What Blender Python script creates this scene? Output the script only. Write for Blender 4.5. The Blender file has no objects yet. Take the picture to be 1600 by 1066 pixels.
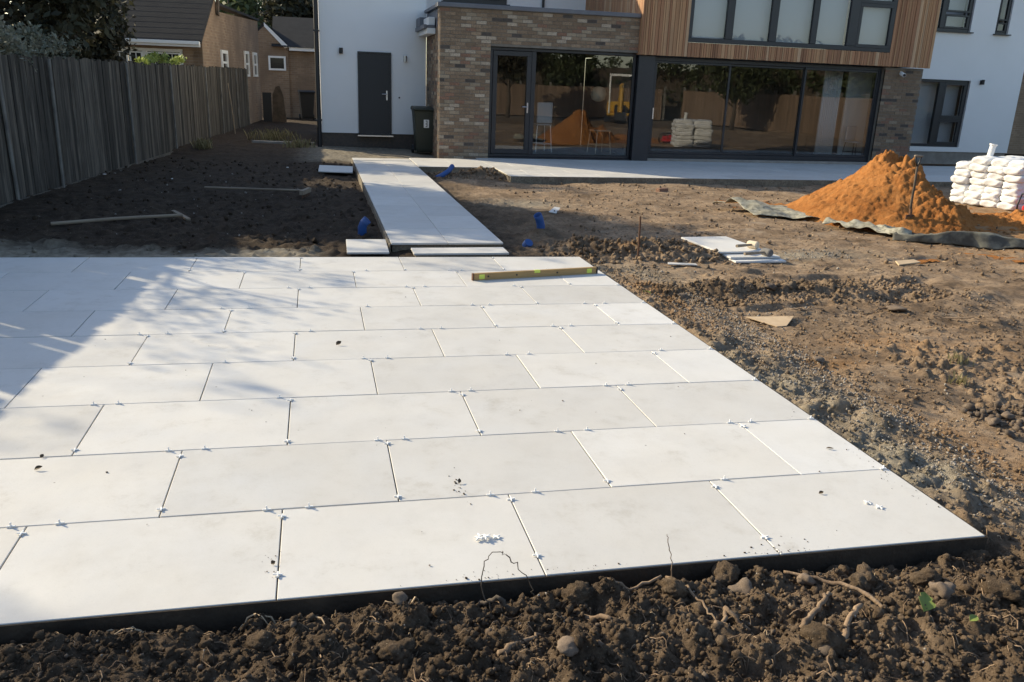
import bpy, bmesh, math, random
import numpy as np
from mathutils import Vector, Matrix

R_ = math.radians
rng = np.random.default_rng(7)
rnd = random.Random(11)
S = bpy.context.scene
COL = S.collection

# ------------------------------------------------------------------ camera
CAM = (-2.542, -2.423, 1.648); YAW, PITCH, ROLL, FPX = .2343, .3012, -.0386, 1300.8
cy, sy, cp, sp = math.cos(YAW), math.sin(YAW), math.cos(PITCH), math.sin(PITCH)
fw = Vector((sy*cp, cy*cp, -sp)); rt = Vector((cy, -sy, 0)); dn = fw.cross(rt)
rt2 = math.cos(ROLL)*rt + math.sin(ROLL)*dn
dn2 = -math.sin(ROLL)*rt + math.cos(ROLL)*dn
cam = bpy.data.cameras.new('camera'); cam.sensor_width = 36; cam.sensor_fit = 'HORIZONTAL'
cam.lens = 36*FPX/1600; cam.clip_start = .05; cam.clip_end = 600
co = bpy.data.objects.new('camera', cam); COL.objects.link(co)
M = Matrix((rt2, -dn2, -fw)).transposed().to_4x4(); M.translation = CAM
co.matrix_world = M
S.camera = co

# ------------------------------------------------------------------ light
SUN_EL = R_(25.3); SX, SY_ = -.768, .640
w = bpy.data.worlds.new('World'); S.world = w; w.use_nodes = True
sky = w.node_tree.nodes.new('ShaderNodeTexSky'); sky.sky_type = 'NISHITA'; sky.sun_disc = False
sky.sun_elevation = SUN_EL; sky.sun_rotation = math.atan2(SX, SY_)
w.node_tree.links.new(sky.outputs[0], w.node_tree.nodes['Background'].inputs[0])
w.node_tree.nodes['Background'].inputs[1].default_value = .13
sl = bpy.data.lights.new('sun', 'SUN'); sl.energy = 4.2; sl.angle = R_(.53); sl.color = (1, .87, .62)
so = bpy.data.objects.new('sun', sl); COL.objects.link(so)
d = Vector((SX*math.cos(SUN_EL), SY_*math.cos(SUN_EL), math.sin(SUN_EL)))
so.rotation_euler = d.to_track_quat('Z', 'Y').to_euler(); so.location = (-10, 20, 15)
S.view_settings.view_transform = 'Standard'; S.view_settings.look = 'None'
S.view_settings.exposure = .77; S.view_settings.gamma = 1

# ------------------------------------------------------------------ materials
def nodes(name):
    m = bpy.data.materials.new(name); m.use_nodes = True
    nt = m.node_tree
    return m, nt, nt.nodes['Principled BSDF']
def N(nt, t, **kw):
    n = nt.nodes.new(t)
    for k, v in kw.items():
        if k in n.inputs: n.inputs[k].default_value = v
        else: setattr(n, k, v)
    return n
def mix(nt, fac, a, b, blend='MIX'):
    n = nt.nodes.new('ShaderNodeMix'); n.data_type = 'RGBA'; n.blend_type = blend
    for i, v in ((0, fac), (6, a), (7, b)):
        if hasattr(v, 'links') or isinstance(v, bpy.types.NodeSocket): nt.links.new(v, n.inputs[i])
        else: n.inputs[i].default_value = v if i == 0 else (*v[:3], 1)
    return n.outputs[2]
def noise(nt, vec, scale, detail=4, rough=.55, lo=.35, hi=.65):
    n = N(nt, 'ShaderNodeTexNoise', Scale=scale, Detail=detail, Roughness=rough)
    nt.links.new(vec, n.inputs['Vector'])
    r = N(nt, 'ShaderNodeMapRange'); r.inputs[1].default_value = lo; r.inputs[2].default_value = hi
    nt.links.new(n.outputs[0], r.inputs[0])
    return r.outputs[0]
def mat(name, base, rough=.7, var=None, vscale=3., fine=None, fscale=60., rand=0., bump=0., bscale=40., metal=0., spec=.5, stretch=None, coat=0.):
    """base colour, a second colour mixed by slow noise, a third by fine noise, brightness varied per object"""
    m, nt, p = nodes(name)
    tc = nt.nodes.new('ShaderNodeTexCoord'); vec = tc.outputs['Object']
    if stretch:
        mp = nt.nodes.new('ShaderNodeMapping'); mp.inputs['Scale'].default_value = stretch
        nt.links.new(vec, mp.inputs[0]); vec = mp.outputs[0]
    oi = nt.nodes.new('ShaderNodeObjectInfo')
    ad = nt.nodes.new('ShaderNodeVectorMath'); ad.operation = 'MULTIPLY_ADD'
    nt.links.new(oi.outputs['Random'], ad.inputs[0]); ad.inputs[1].default_value = (37, 19, 53); nt.links.new(vec, ad.inputs[2])
    vec = ad.outputs[0]
    c = None
    if var: c = mix(nt, noise(nt, vec, vscale), base, var)
    if fine: c = mix(nt, noise(nt, vec, fscale, 3, .6, .42, .72), c if c is not None else base, fine)
    if rand:
        mr = N(nt, 'ShaderNodeMapRange'); nt.links.new(oi.outputs['Random'], mr.inputs[0])
        mr.inputs[3].default_value = 1-rand; mr.inputs[4].default_value = 1+rand
        hv = nt.nodes.new('ShaderNodeHueSaturation'); nt.links.new(mr.outputs[0], hv.inputs['Value'])
        if c is not None: nt.links.new(c, hv.inputs['Color'])
        else: hv.inputs['Color'].default_value = (*base, 1)
        c = hv.outputs[0]
    if c is not None: nt.links.new(c, p.inputs['Base Color'])
    else: p.inputs['Base Color'].default_value = (*base, 1)
    p.inputs['Roughness'].default_value = rough; p.inputs['Metallic'].default_value = metal
    p.inputs['Specular IOR Level'].default_value = spec; p.inputs['Coat Weight'].default_value = coat
    if bump:
        n = N(nt, 'ShaderNodeTexNoise', Scale=bscale, Detail=5); nt.links.new(vec, n.inputs['Vector'])
        b = N(nt, 'ShaderNodeBump', Strength=bump, Distance=.01); nt.links.new(n.outputs[0], b.inputs['Height'])
        nt.links.new(b.outputs[0], p.inputs['Normal'])
    return m

def soil_mat():
    m, nt, p = nodes('soil')
    geo = nt.nodes.new('ShaderNodeNewGeometry'); vec = geo.outputs['Position']
    at = nt.nodes.new('ShaderNodeAttribute'); at.attribute_name = 'earth'
    sep = nt.nodes.new('ShaderNodeSeparateColor'); nt.links.new(at.outputs['Color'], sep.inputs[0])
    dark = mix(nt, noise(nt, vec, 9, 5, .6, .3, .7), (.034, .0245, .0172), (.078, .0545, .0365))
    dry = mix(nt, noise(nt, vec, 3.5, 6, .65, .3, .7), (.245, .168, .106), (.43, .31, .205))
    dry = mix(nt, noise(nt, vec, 24, 6, .75, .5, .68), dry, (.10, .064, .036))
    dry = mix(nt, noise(nt, vec, 55, 3, .6, .62, .72), dry, (.42, .32, .20))
    dry = mix(nt, noise(nt, vec, 1.3, 8, .74, .47, .66), dry, (.135, .090, .055))
    dry = mix(nt, noise(nt, vec, 1.7, 6, .7, .58, .74), dry, (.45, .36, .265))
    grey = mix(nt, noise(nt, vec, 14, 5, .6, .3, .7), (.22, .185, .135), (.40, .35, .27))
    org = mix(nt, noise(nt, vec, 12, 5, .6, .3, .7), (.33, .165, .06), (.42, .235, .10))
    def soft(ch, sc):
        n = noise(nt, vec, sc, 5, .7, .25, .75)
        a = nt.nodes.new('ShaderNodeMath'); a.operation = 'MULTIPLY_ADD'
        nt.links.new(n, a.inputs[0]); a.inputs[1].default_value = .55; a.inputs[2].default_value = -.275
        b = nt.nodes.new('ShaderNodeMath'); b.operation = 'ADD'; b.use_clamp = True
        nt.links.new(a.outputs[0], b.inputs[0]); nt.links.new(ch, b.inputs[1])
        c = nt.nodes.new('ShaderNodeMath'); c.operation = 'MULTIPLY'; c.use_clamp = True
        g = N(nt, 'ShaderNodeMapRange'); nt.links.new(ch, g.inputs[0]); g.inputs[2].default_value = .12
        nt.links.new(b.outputs[0], c.inputs[0]); nt.links.new(g.outputs[0], c.inputs[1])
        return c.outputs[0]
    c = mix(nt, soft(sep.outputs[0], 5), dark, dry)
    c = mix(nt, soft(sep.outputs[1], 11), c, grey)
    c = mix(nt, soft(sep.outputs[2], 8), c, org)
    # bits of chalk, root and stone
    fl = noise(nt, vec, 140, 2, .5, .69, .73)
    c = mix(nt, fl, c, (.36, .29, .21))
    nt.links.new(c, p.inputs['Base Color'])
    p.inputs['Roughness'].default_value = .95; p.inputs['Specular IOR Level'].default_value = .15
    n1 = N(nt, 'ShaderNodeTexNoise', Scale=110., Detail=10, Roughness=.75); nt.links.new(vec, n1.inputs['Vector'])
    b = N(nt, 'ShaderNodeBump', Strength=1., Distance=.016); nt.links.new(n1.outputs[0], b.inputs['Height'])
    nt.links.new(b.outputs[0], p.inputs['Normal'])
    return m

def slab_mat(name, base, blue):
    m, nt, p = nodes(name)
    tc = nt.nodes.new('ShaderNodeTexCoord'); oi = nt.nodes.new('ShaderNodeObjectInfo')
    ad = nt.nodes.new('ShaderNodeVectorMath'); ad.operation = 'MULTIPLY_ADD'
    nt.links.new(oi.outputs['Random'], ad.inputs[0]); ad.inputs[1].default_value = (31, 47, 5); nt.links.new(tc.outputs['Object'], ad.inputs[2])
    vec = ad.outputs[0]
    c = mix(nt, noise(nt, vec, 2.2, 4, .5, .3, .7), base, blue)
    c = mix(nt, noise(nt, vec, 6, 6, .7, .45, .8), c, tuple(x*.93 for x in base))
    c = mix(nt, noise(nt, vec, 130, 3, .6, .60, .8), c, tuple(x*.86 for x in base))
    mr = N(nt, 'ShaderNodeMapRange'); nt.links.new(oi.outputs['Random'], mr.inputs[0]); mr.inputs[3].default_value = .91; mr.inputs[4].default_value = 1.05
    hv = nt.nodes.new('ShaderNodeHueSaturation'); nt.links.new(mr.outputs[0], hv.inputs['Value']); nt.links.new(c, hv.inputs['Color']); c = hv.outputs[0]
    # specks of soil dropped on the surface, few and irregular
    v = N(nt, 'ShaderNodeTexVoronoi', Scale=9.); nt.links.new(vec, v.inputs['Vector']); v.feature = 'F1'
    k = N(nt, 'ShaderNodeMapRange'); nt.links.new(v.outputs['Distance'], k.inputs[0]); k.inputs[1].default_value = .055; k.inputs[2].default_value = .025
    sel = nt.nodes.new('ShaderNodeSeparateColor'); nt.links.new(v.outputs['Color'], sel.inputs[0])
    s2 = N(nt, 'ShaderNodeMapRange'); nt.links.new(sel.outputs[0], s2.inputs[0]); s2.inputs[1].default_value = .72; s2.inputs[2].default_value = .95
    ml = nt.nodes.new('ShaderNodeMath'); ml.operation = 'MULTIPLY'; nt.links.new(k.outputs[0], ml.inputs[0]); nt.links.new(s2.outputs[0], ml.inputs[1])
    c = mix(nt, ml.outputs[0], c, (.2, .17, .14))
    # soft scuffs of dried mud
    sc = noise(nt, vec, 3.0, 10, .82, .56, .86)
    c = mix(nt, sc, c, tuple(x*.70 for x in (base[0], base[1]*.96, base[2]*.88)))
    nt.links.new(c, p.inputs['Base Color'])
    r = N(nt, 'ShaderNodeMapRange'); nt.links.new(noise(nt, vec, 4, 4), r.inputs[0]); r.inputs[3].default_value = .42; r.inputs[4].default_value = .6
    nt.links.new(r.outputs[0], p.inputs['Roughness'])
    p.inputs['Specular IOR Level'].default_value = .4
    n1 = N(nt, 'ShaderNodeTexNoise', Scale=22., Detail=7, Roughness=.6); nt.links.new(vec, n1.inputs['Vector'])
    b = N(nt, 'ShaderNodeBump', Strength=.16, Distance=.006); nt.links.new(n1.outputs[0], b.inputs['Height'])
    nt.links.new(b.outputs[0], p.inputs['Normal'])
    return m

def glass_mat(name, tint, ior):
    m = bpy.data.materials.new(name); m.use_nodes = True; nt = m.node_tree
    nt.nodes.remove(nt.nodes['Principled BSDF'])
    tr = nt.nodes.new('ShaderNodeBsdfTransparent'); tr.inputs[0].default_value = (*[c**.5 for c in tint], 1)
    gl = nt.nodes.new('ShaderNodeBsdfGlossy'); gl.inputs['Roughness'].default_value = .004; gl.inputs[0].default_value = (.95, .97, 1, 1)
    fr = N(nt, 'ShaderNodeFresnel', IOR=ior)
    tc = nt.nodes.new('ShaderNodeTexCoord'); n = N(nt, 'ShaderNodeTexNoise', Scale=.9, Detail=1); nt.links.new(tc.outputs['Object'], n.inputs['Vector'])
    b = N(nt, 'ShaderNodeBump', Strength=.05, Distance=.02); nt.links.new(n.outputs[0], b.inputs['Height']); nt.links.new(b.outputs[0], gl.inputs['Normal'])
    ge = nt.nodes.new('ShaderNodeNewGeometry'); ou = N(nt, 'ShaderNodeMath', operation='SUBTRACT'); ou.inputs[0].default_value = 1; nt.links.new(ge.outputs['Backfacing'], ou.inputs[1])
    ml = N(nt, 'ShaderNodeMath', operation='MULTIPLY'); nt.links.new(fr.outputs[0], ml.inputs[0]); nt.links.new(ou.outputs[0], ml.inputs[1])   # only the outer face mirrors
    mx = nt.nodes.new('ShaderNodeMixShader'); nt.links.new(ml.outputs[0], mx.inputs[0]); nt.links.new(tr.outputs[0], mx.inputs[1]); nt.links.new(gl.outputs[0], mx.inputs[2])
    nt.links.new(mx.outputs[0], nt.nodes['Material Output'].inputs[0])
    return m

def leaf_mat(name, a, b, c=None):
    m, nt, p = nodes(name)
    at = nt.nodes.new('ShaderNodeAttribute'); at.attribute_name = 'tone'
    col = mix(nt, at.outputs['Fac'], a, b)
    nt.links.new(col, p.inputs['Base Color']); p.inputs['Roughness'].default_value = .6; p.inputs['Specular IOR Level'].default_value = .3
    tl = nt.nodes.new('ShaderNodeBsdfTranslucent'); nt.links.new(col, tl.inputs[0])
    mx = nt.nodes.new('ShaderNodeMixShader'); mx.inputs[0].default_value = .25
    nt.links.new(p.outputs[0], mx.inputs[1]); nt.links.new(tl.outputs[0], mx.inputs[2]); nt.links.new(mx.outputs[0], nt.nodes['Material Output'].inputs[0])
    return m

MT = {}
MT['soil'] = soil_mat()
MT['slab'] = slab_mat('porcelain', (.615, .585, .535), (.645, .625, .59))
MT['slab_white'] = slab_mat('pale_porcelain', (.70, .675, .63), (.73, .715, .69))
MT['mortar_bed'] = mat('mortar_bed', (.17, .14, .10), .95, (.26, .22, .16), 6, (.1, .08, .06), 40, bump=.6, bscale=60)
MT['dark_bed'] = mat('dark_brown_bed', (.034, .024, .015), .95, (.07, .05, .032), 8, bump=.6, bscale=60)
MT['render'] = mat('white_render', (.84, .83, .82), .85, (.80, .79, .775), .7, bump=.12, bscale=180)
MT['anthracite'] = mat('anthracite', (.017, .018, .021), .42, (.021, .022, .026), 5)
MT['cap'] = mat('lead_grey', (.11, .115, .135), .5, (.14, .145, .16), 3)
MT['black'] = mat('black_plastic', (.015, .015, .017), .45)
MT['door'] = mat('charcoal_door', (.017, .018, .021), .5)
MT['steel'] = mat('brushed_steel', (.55, .55, .56), .32, metal=1.)
MT['white'] = mat('white_paint', (.8, .8, .78), .5)
MT['mortar'] = mat('brick_mortar', (.20, .175, .145), .95, (.15, .13, .105), 5, bump=.4, bscale=120)
BR = [((.20, .138, .088), (.15, .102, .066)), ((.25, .178, .115), (.185, .13, .086)), ((.16, .11, .07), (.21, .148, .098)), ((.37, .30, .225), (.29, .23, .165)), ((.062, .052, .045), (.10, .075, .057)), ((.22, .12, .078), (.165, .10, .066)), ((.24, .185, .125), (.30, .24, .17))]
for i, (a, b) in enumerate(BR): MT['brick%d' % i] = mat('brick_tone%d' % i, a, .92, b, 16, tuple(min(1, x*1.5) for x in a), 55, rand=.12, bump=.5, bscale=70)
CE = [(.47, .255, .125), (.40, .20, .10), (.52, .30, .155), (.33, .16, .08), (.56, .36, .21), (.44, .22, .11)]
for i, a in enumerate(CE): MT['cedar%d' % i] = mat('cedar_tone%d' % i, a, .75, tuple(x*.72 for x in a), 9, rand=.08, stretch=(1, 1, .06), bump=.2, bscale=30)
MT['glass'] = glass_mat('window_glass', (.72, .75, .75), 1.95)
MT['glass_up'] = glass_mat('upper_window_glass', (.8, .82, .83), 1.65)
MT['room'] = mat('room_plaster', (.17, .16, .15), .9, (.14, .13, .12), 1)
MT['room_floor'] = mat('room_floor', (.22, .19, .16), .5, (.18, .15, .12), 3)
MT['blind'] = mat('grey_blind', (.50, .50, .50), .8)
MT['fence'] = mat('weathered_fence', (.074, .063, .048), .95, (.032, .028, .022), 1.3, (.12, .104, .082), 22, rand=.6, stretch=(1, 1, .09), bump=.5, bscale=25)
MT['fence_tan'] = mat('new_fence', (.27, .185, .125), .9, (.19, .13, .09), 4, rand=.2, stretch=(1, 1, .1))
MT['post'] = mat('grey_post', (.21, .20, .175), .95, (.12, .11, .098), 4, bump=.3, bscale=40)
def far_brick():
    m, nt, p = nodes('far_brick'); tc = nt.nodes.new('ShaderNodeTexCoord')
    sp = nt.nodes.new('ShaderNodeSeparateXYZ'); nt.links.new(tc.outputs['Object'], sp.inputs[0])
    ad = nt.nodes.new('ShaderNodeMath'); nt.links.new(sp.outputs[0], ad.inputs[0]); nt.links.new(sp.outputs[1], ad.inputs[1])
    cb = nt.nodes.new('ShaderNodeCombineXYZ'); nt.links.new(ad.outputs[0], cb.inputs[0]); nt.links.new(sp.outputs[2], cb.inputs[1])
    br = nt.nodes.new('ShaderNodeTexBrick'); nt.links.new(cb.outputs[0], br.inputs[0])
    for k, v in (('Color1', (.34, .235, .15, 1)), ('Color2', (.235, .155, .10, 1)), ('Mortar', (.34, .28, .21, 1)), ('Scale', 1.), ('Mortar Size', .006), ('Brick Width', .225), ('Row Height', .075)): br.inputs[k].default_value = v
    c = mix(nt, noise(nt, tc.outputs['Object'], .9, 4), br.outputs[0], (.20, .14, .095))
    nt.links.new(c, p.inputs['Base Color']); p.inputs['Roughness'].default_value = .95
    b = N(nt, 'ShaderNodeBump', Strength=.5, Distance=.01); nt.links.new(br.outputs['Fac'], b.inputs['Height']); b.invert = True; nt.links.new(b.outputs[0], p.inputs['Normal'])
    return m
MT['yellow_brick'] = far_brick()
MT['pane_dark'] = mat('far_pane', (.02, .022, .025), .08)
MT['roof'] = mat('dark_roof_tile', (.014, .0138, .0148), .95, (.022, .021, .021), 3, bump=.4, bscale=20)
MT['bark'] = mat('bark', (.12, .09, .065), .95, (.07, .055, .04), 6, bump=.6, bscale=30)
MT['leaf_dark'] = leaf_mat('dark_leaf', (.026, .026, .016), (.075, .074, .042))
MT['leaf_mid'] = leaf_mat('mid_leaf', (.035, .05, .02), (.10, .12, .05))
MT['leaf_pale'] = leaf_mat('pale_leaf', (.12, .13, .09), (.34, .34, .27))
MT['leaf_lime'] = leaf_mat('lime_leaf', (.10, .15, .03), (.34, .40, .10))
MT['leaf_brown'] = leaf_mat('brown_leaf', (.07, .05, .03), (.16, .11, .06))
def sand_mat():
    m, nt, p = nodes('orange_sand'); tc = nt.nodes.new('ShaderNodeTexCoord'); vec = tc.outputs['Object']
    c = mix(nt, noise(nt, vec, 9, 6, .7, .3, .7), (.37, .142, .036), (.46, .205, .068))
    c = mix(nt, noise(nt, vec, 1.6, 7, .72, .46, .64), c, (.27, .10, .027))
    c = mix(nt, noise(nt, vec, 60, 3, .6, .6, .75), c, (.46, .26, .12))
    nt.links.new(c, p.inputs['Base Color']); p.inputs['Roughness'].default_value = .97; p.inputs['Specular IOR Level'].default_value = .1
    n = N(nt, 'ShaderNodeTexNoise', Scale=38., Detail=9, Roughness=.72); nt.links.new(vec, n.inputs['Vector'])
    b = N(nt, 'ShaderNodeBump', Strength=1., Distance=.03); nt.links.new(n.outputs[0], b.inputs['Height']); nt.links.new(b.outputs[0], p.inputs['Normal'])
    return m
MT['sand'] = sand_mat()
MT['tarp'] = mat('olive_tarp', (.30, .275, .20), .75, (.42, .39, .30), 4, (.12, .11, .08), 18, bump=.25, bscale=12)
MT['tarp_shaded'] = mat('shaded_tarp', (.075, .07, .055), .8, (.06, .055, .045), 4, (.22, .21, .16), 6, bump=.25, bscale=12)  # the front flap's shade is painted in as a darker tarp colour
MT['bag'] = mat('white_bag', (.80, .79, .77), .6, (.70, .69, .67), 7, bump=.6, bscale=11)
MT['blue'] = mat('blue_duct', (.018, .085, .29), .6, (.05, .10, .26), 8)
MT['rust'] = mat('rusty_iron', (.17, .085, .045), .9, (.10, .05, .03), 20, bump=.4, bscale=80)
MT['wood'] = mat('weathered_wood', (.30, .24, .17), .85, (.22, .17, .12), 8, stretch=(.2, 1, 1))
MT['ply'] = mat('plywood', (.58, .43, .27), .85, (.5, .36, .22), 8)
MT['level'] = mat('level_body', (.46, .29, .11), .5, (.40, .25, .10), 5)
MT['vial'] = mat('vial_green', (.72, .82, .12), .25)
MT['red'] = mat('red_paint', (.52, .03, .03), .4)
MT['digger'] = mat('digger_yellow', (.62, .34, .03), .5, (.5, .28, .03), 5)
MT['rubber'] = mat('grey_rubber', (.13, .125, .12), .85, (.18, .17, .16), 12)
MT['cream'] = mat('cream', (.70, .58, .42), .7)
MT['spacer'] = mat('spacer_plastic', (.86, .85, .82), .5)
MT['root'] = mat('root_bark', (.31, .215, .135), .95, (.16, .105, .065), 20, rand=.25, bump=.4, bscale=90)
MT['stone'] = mat('field_stone', (.15, .105, .072), .95, (.085, .06, .042), 14, (.24, .185, .135), 40, rand=.35, bump=.4, bscale=50)
MT['bin'] = mat('bin_plastic', (.022, .03, .022), .5)
MT['bin_black'] = mat('black_bin_plastic', (.016, .017, .019), .55)
MT['concrete'] = mat('concrete', (.32, .29, .25), .95, (.25, .22, .19), 5, bump=.4, bscale=50)
MT['litter'] = mat('dry_leaf', (.15, .11, .075), .8, (.08, .06, .045), 30)
MT['grass'] = leaf_mat('grass_blade', (.15, .13, .06), (.34, .29, .15))

# ------------------------------------------------------------------ object helpers
def link(o, parent=None):
    COL.objects.link(o)
    if parent is not None: o.parent = parent
    return o
def tag(o, label, cat, group=None):
    o['label'] = label; o['category'] = cat
    if group: o['group'] = group
    return o
def empty(name, loc=(0, 0, 0), rz=0.):
    o = bpy.data.objects.new(name, None); o.location = loc; o.rotation_euler = (0, 0, rz); o.empty_display_size = .2
    return link(o)
def setmats(me, ms):
    for m in (ms if isinstance(ms, (list, tuple)) else [ms]): me.materials.append(MT[m] if isinstance(m, str) else m)
class B:
    """collects shapes and links them as one mesh object"""
    def __init__(s): s.v = []; s.f = []; s.mi = []
    def add(s, vs, fs, mi=0):
        n = len(s.v); s.v += [tuple(v) for v in vs]; s.f += [tuple(i+n for i in f) for f in fs]; s.mi += [mi]*len(fs)
        return s
    def box(s, x0, x1, y0, y1, z0, z1, mi=0):
        return s.add([(x0,y0,z0),(x1,y0,z0),(x1,y1,z0),(x0,y1,z0),(x0,y0,z1),(x1,y0,z1),(x1,y1,z1),(x0,y1,z1)],
                     [(3,2,1,0),(4,5,6,7),(0,1,5,4),(1,2,6,5),(2,3,7,6),(3,0,4,7)], mi)
    def prism(s, poly, a, b, axis='y', mi=0):
        n = len(poly)
        def P(p, t): return {'y': (p[0], t, p[1]), 'z': (p[0], p[1], t), 'x': (t, p[0], p[1])}[axis]
        vs = [P(p, a) for p in poly] + [P(p, b) for p in poly]
        fs = [tuple(range(n))[::-1], tuple(range(n, 2*n))] + [(i, (i+1) % n, n+(i+1) % n, n+i) for i in range(n)]
        return s.add(vs, fs, mi)
    def tube(s, pts, rads, n=8, mi=0, caps=True):
        pts = [Vector(p) for p in pts]
        if not isinstance(rads, (list, tuple)): rads = [rads]*len(pts)
        vs = []; up = Vector((0, 0, 1)); last = None
        for i, p in enumerate(pts):
            t = (pts[min(i+1, len(pts)-1)] - pts[max(i-1, 0)]).normalized()
            a = last if last is not None else (up if abs(t.z) < .95 else Vector((1, 0, 0)))
            u = (a - t*a.dot(t)).normalized(); last = u; v = t.cross(u)
            for k in range(n):
                an = 2*math.pi*k/n; vs.append(p + rads[i]*(math.cos(an)*u + math.sin(an)*v))
        fs = [(i*n+k, i*n+(k+1) % n, (i+1)*n+(k+1) % n, (i+1)*n+k) for i in range(len(pts)-1) for k in range(n)]
        if caps: fs += [tuple(range(n))[::-1], tuple((len(pts)-1)*n+k for k in range(n))]
        return s.add(vs, fs, mi)
    def lathe(s, prof, n=16, c=(0, 0, 0), mi=0):
        vs = [(c[0]+r*math.cos(2*math.pi*k/n), c[1]+r*math.sin(2*math.pi*k/n), c[2]+z) for r, z in prof for k in range(n)]
        fs = [(i*n+k, i*n+(k+1) % n, (i+1)*n+(k+1) % n, (i+1)*n+k) for i in range(len(prof)-1) for k in range(n)]
        fs += [tuple(range(n))[::-1], tuple((len(prof)-1)*n+k for k in range(n))]
        return s.add(vs, fs, mi)
    def mesh(s, name, ms, smooth=False, bevel=0.):
        me = bpy.data.meshes.new(name); me.from_pydata(s.v, [], s.f); setmats(me, ms)
        me.polygons.foreach_set('material_index', s.mi)
        if bevel:
            bm = bmesh.new(); bm.from_mesh(me)
            bmesh.ops.bevel(bm, geom=[e for e in bm.edges if len(e.link_faces) == 2 and e.calc_face_angle(0) > .6], offset=bevel, segments=1, profile=.5, affect='EDGES', clamp_overlap=True)
            bm.to_mesh(me); bm.free()
        if smooth: me.polygons.foreach_set('use_smooth', [True]*len(me.polygons))
        me.update(); return me
    def build(s, name, ms, parent=None, smooth=False, bevel=0., loc=None):
        o = bpy.data.objects.new(name, s.mesh(name, ms, smooth, bevel))
        if loc: o.location = loc
        return link(o, parent)
def inst(name, me, parent, loc, rot=(0, 0, 0), scale=None):
    o = bpy.data.objects.new(name, me); o.location = loc; o.rotation_euler = rot
    if scale is not None: o.scale = scale if isinstance(scale, (tuple, list)) else (scale,)*3
    return link(o, parent)
def kids(o): return [c for c in bpy.data.objects if c.parent == o]
def copy_tree(o, parent=None, depth=0):
    c = o.copy(); COL.objects.link(c); c.parent = parent
    for ch in list(o.children): copy_tree(ch, c)
    return c
def np_mesh(name, V, F, ms, smooth=False, attr=None, kinds=None):
    """V (n,3), F (m,k) arrays"""
    me = bpy.data.meshes.new(name); k = F.shape[1]
    me.vertices.add(len(V)); me.vertices.foreach_set('co', np.ascontiguousarray(V, np.float32).ravel())
    me.loops.add(F.size); me.loops.foreach_set('vertex_index', np.ascontiguousarray(F, np.int32).ravel())
    me.polygons.add(len(F)); me.polygons.foreach_set('loop_start', np.arange(0, F.size, k, dtype=np.int32))
    if smooth: me.polygons.foreach_set('use_smooth', np.ones(len(F), bool))
    if attr:
        for an, (dt, arr) in attr.items():
            a = me.attributes.new(an, dt, 'POINT')
            a.data.foreach_set('color' if dt == 'FLOAT_COLOR' else 'value', np.ascontiguousarray(arr, np.float32).ravel())
    setmats(me, ms); me.update(calc_edges=True); me.validate()
    return me

# ------------------------------------------------------------------ numeric noise
_P = np.random.default_rng(3).permutation(1024)
_G = np.random.default_rng(4).uniform(-1, 1, 1024)
def vnoise(x, y):
    xi = np.floor(x).astype(int); yi = np.floor(y).astype(int); fx = x-xi; fy = y-yi
    u = fx*fx*(3-2*fx); v = fy*fy*(3-2*fy)
    h = lambda a, b: _G[_P[(_P[a & 1023]+b) & 1023]]
    return (h(xi, yi)*(1-u)+h(xi+1, yi)*u)*(1-v) + (h(xi, yi+1)*(1-u)+h(xi+1, yi+1)*u)*v
def fbm(x, y, f, o=4, g=.5):
    s = 0; a = 1.
    for i in range(o): s = s + a*vnoise(x*f+17.3*i, y*f-9.1*i); f *= 2.03; a *= g
    return s
def sm(a, b, x): t = np.clip((x-a)/(b-a), 0, 1); return t*t*(3-2*t)
def blob(x, y, cx, cy, rx, ry, rot=0.):
    c, s = math.cos(rot), math.sin(rot); u = ((x-cx)*c+(y-cy)*s)/rx; v = (-(x-cx)*s+(y-cy)*c)/ry
    return np.exp(-(u*u+v*v))

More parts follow.
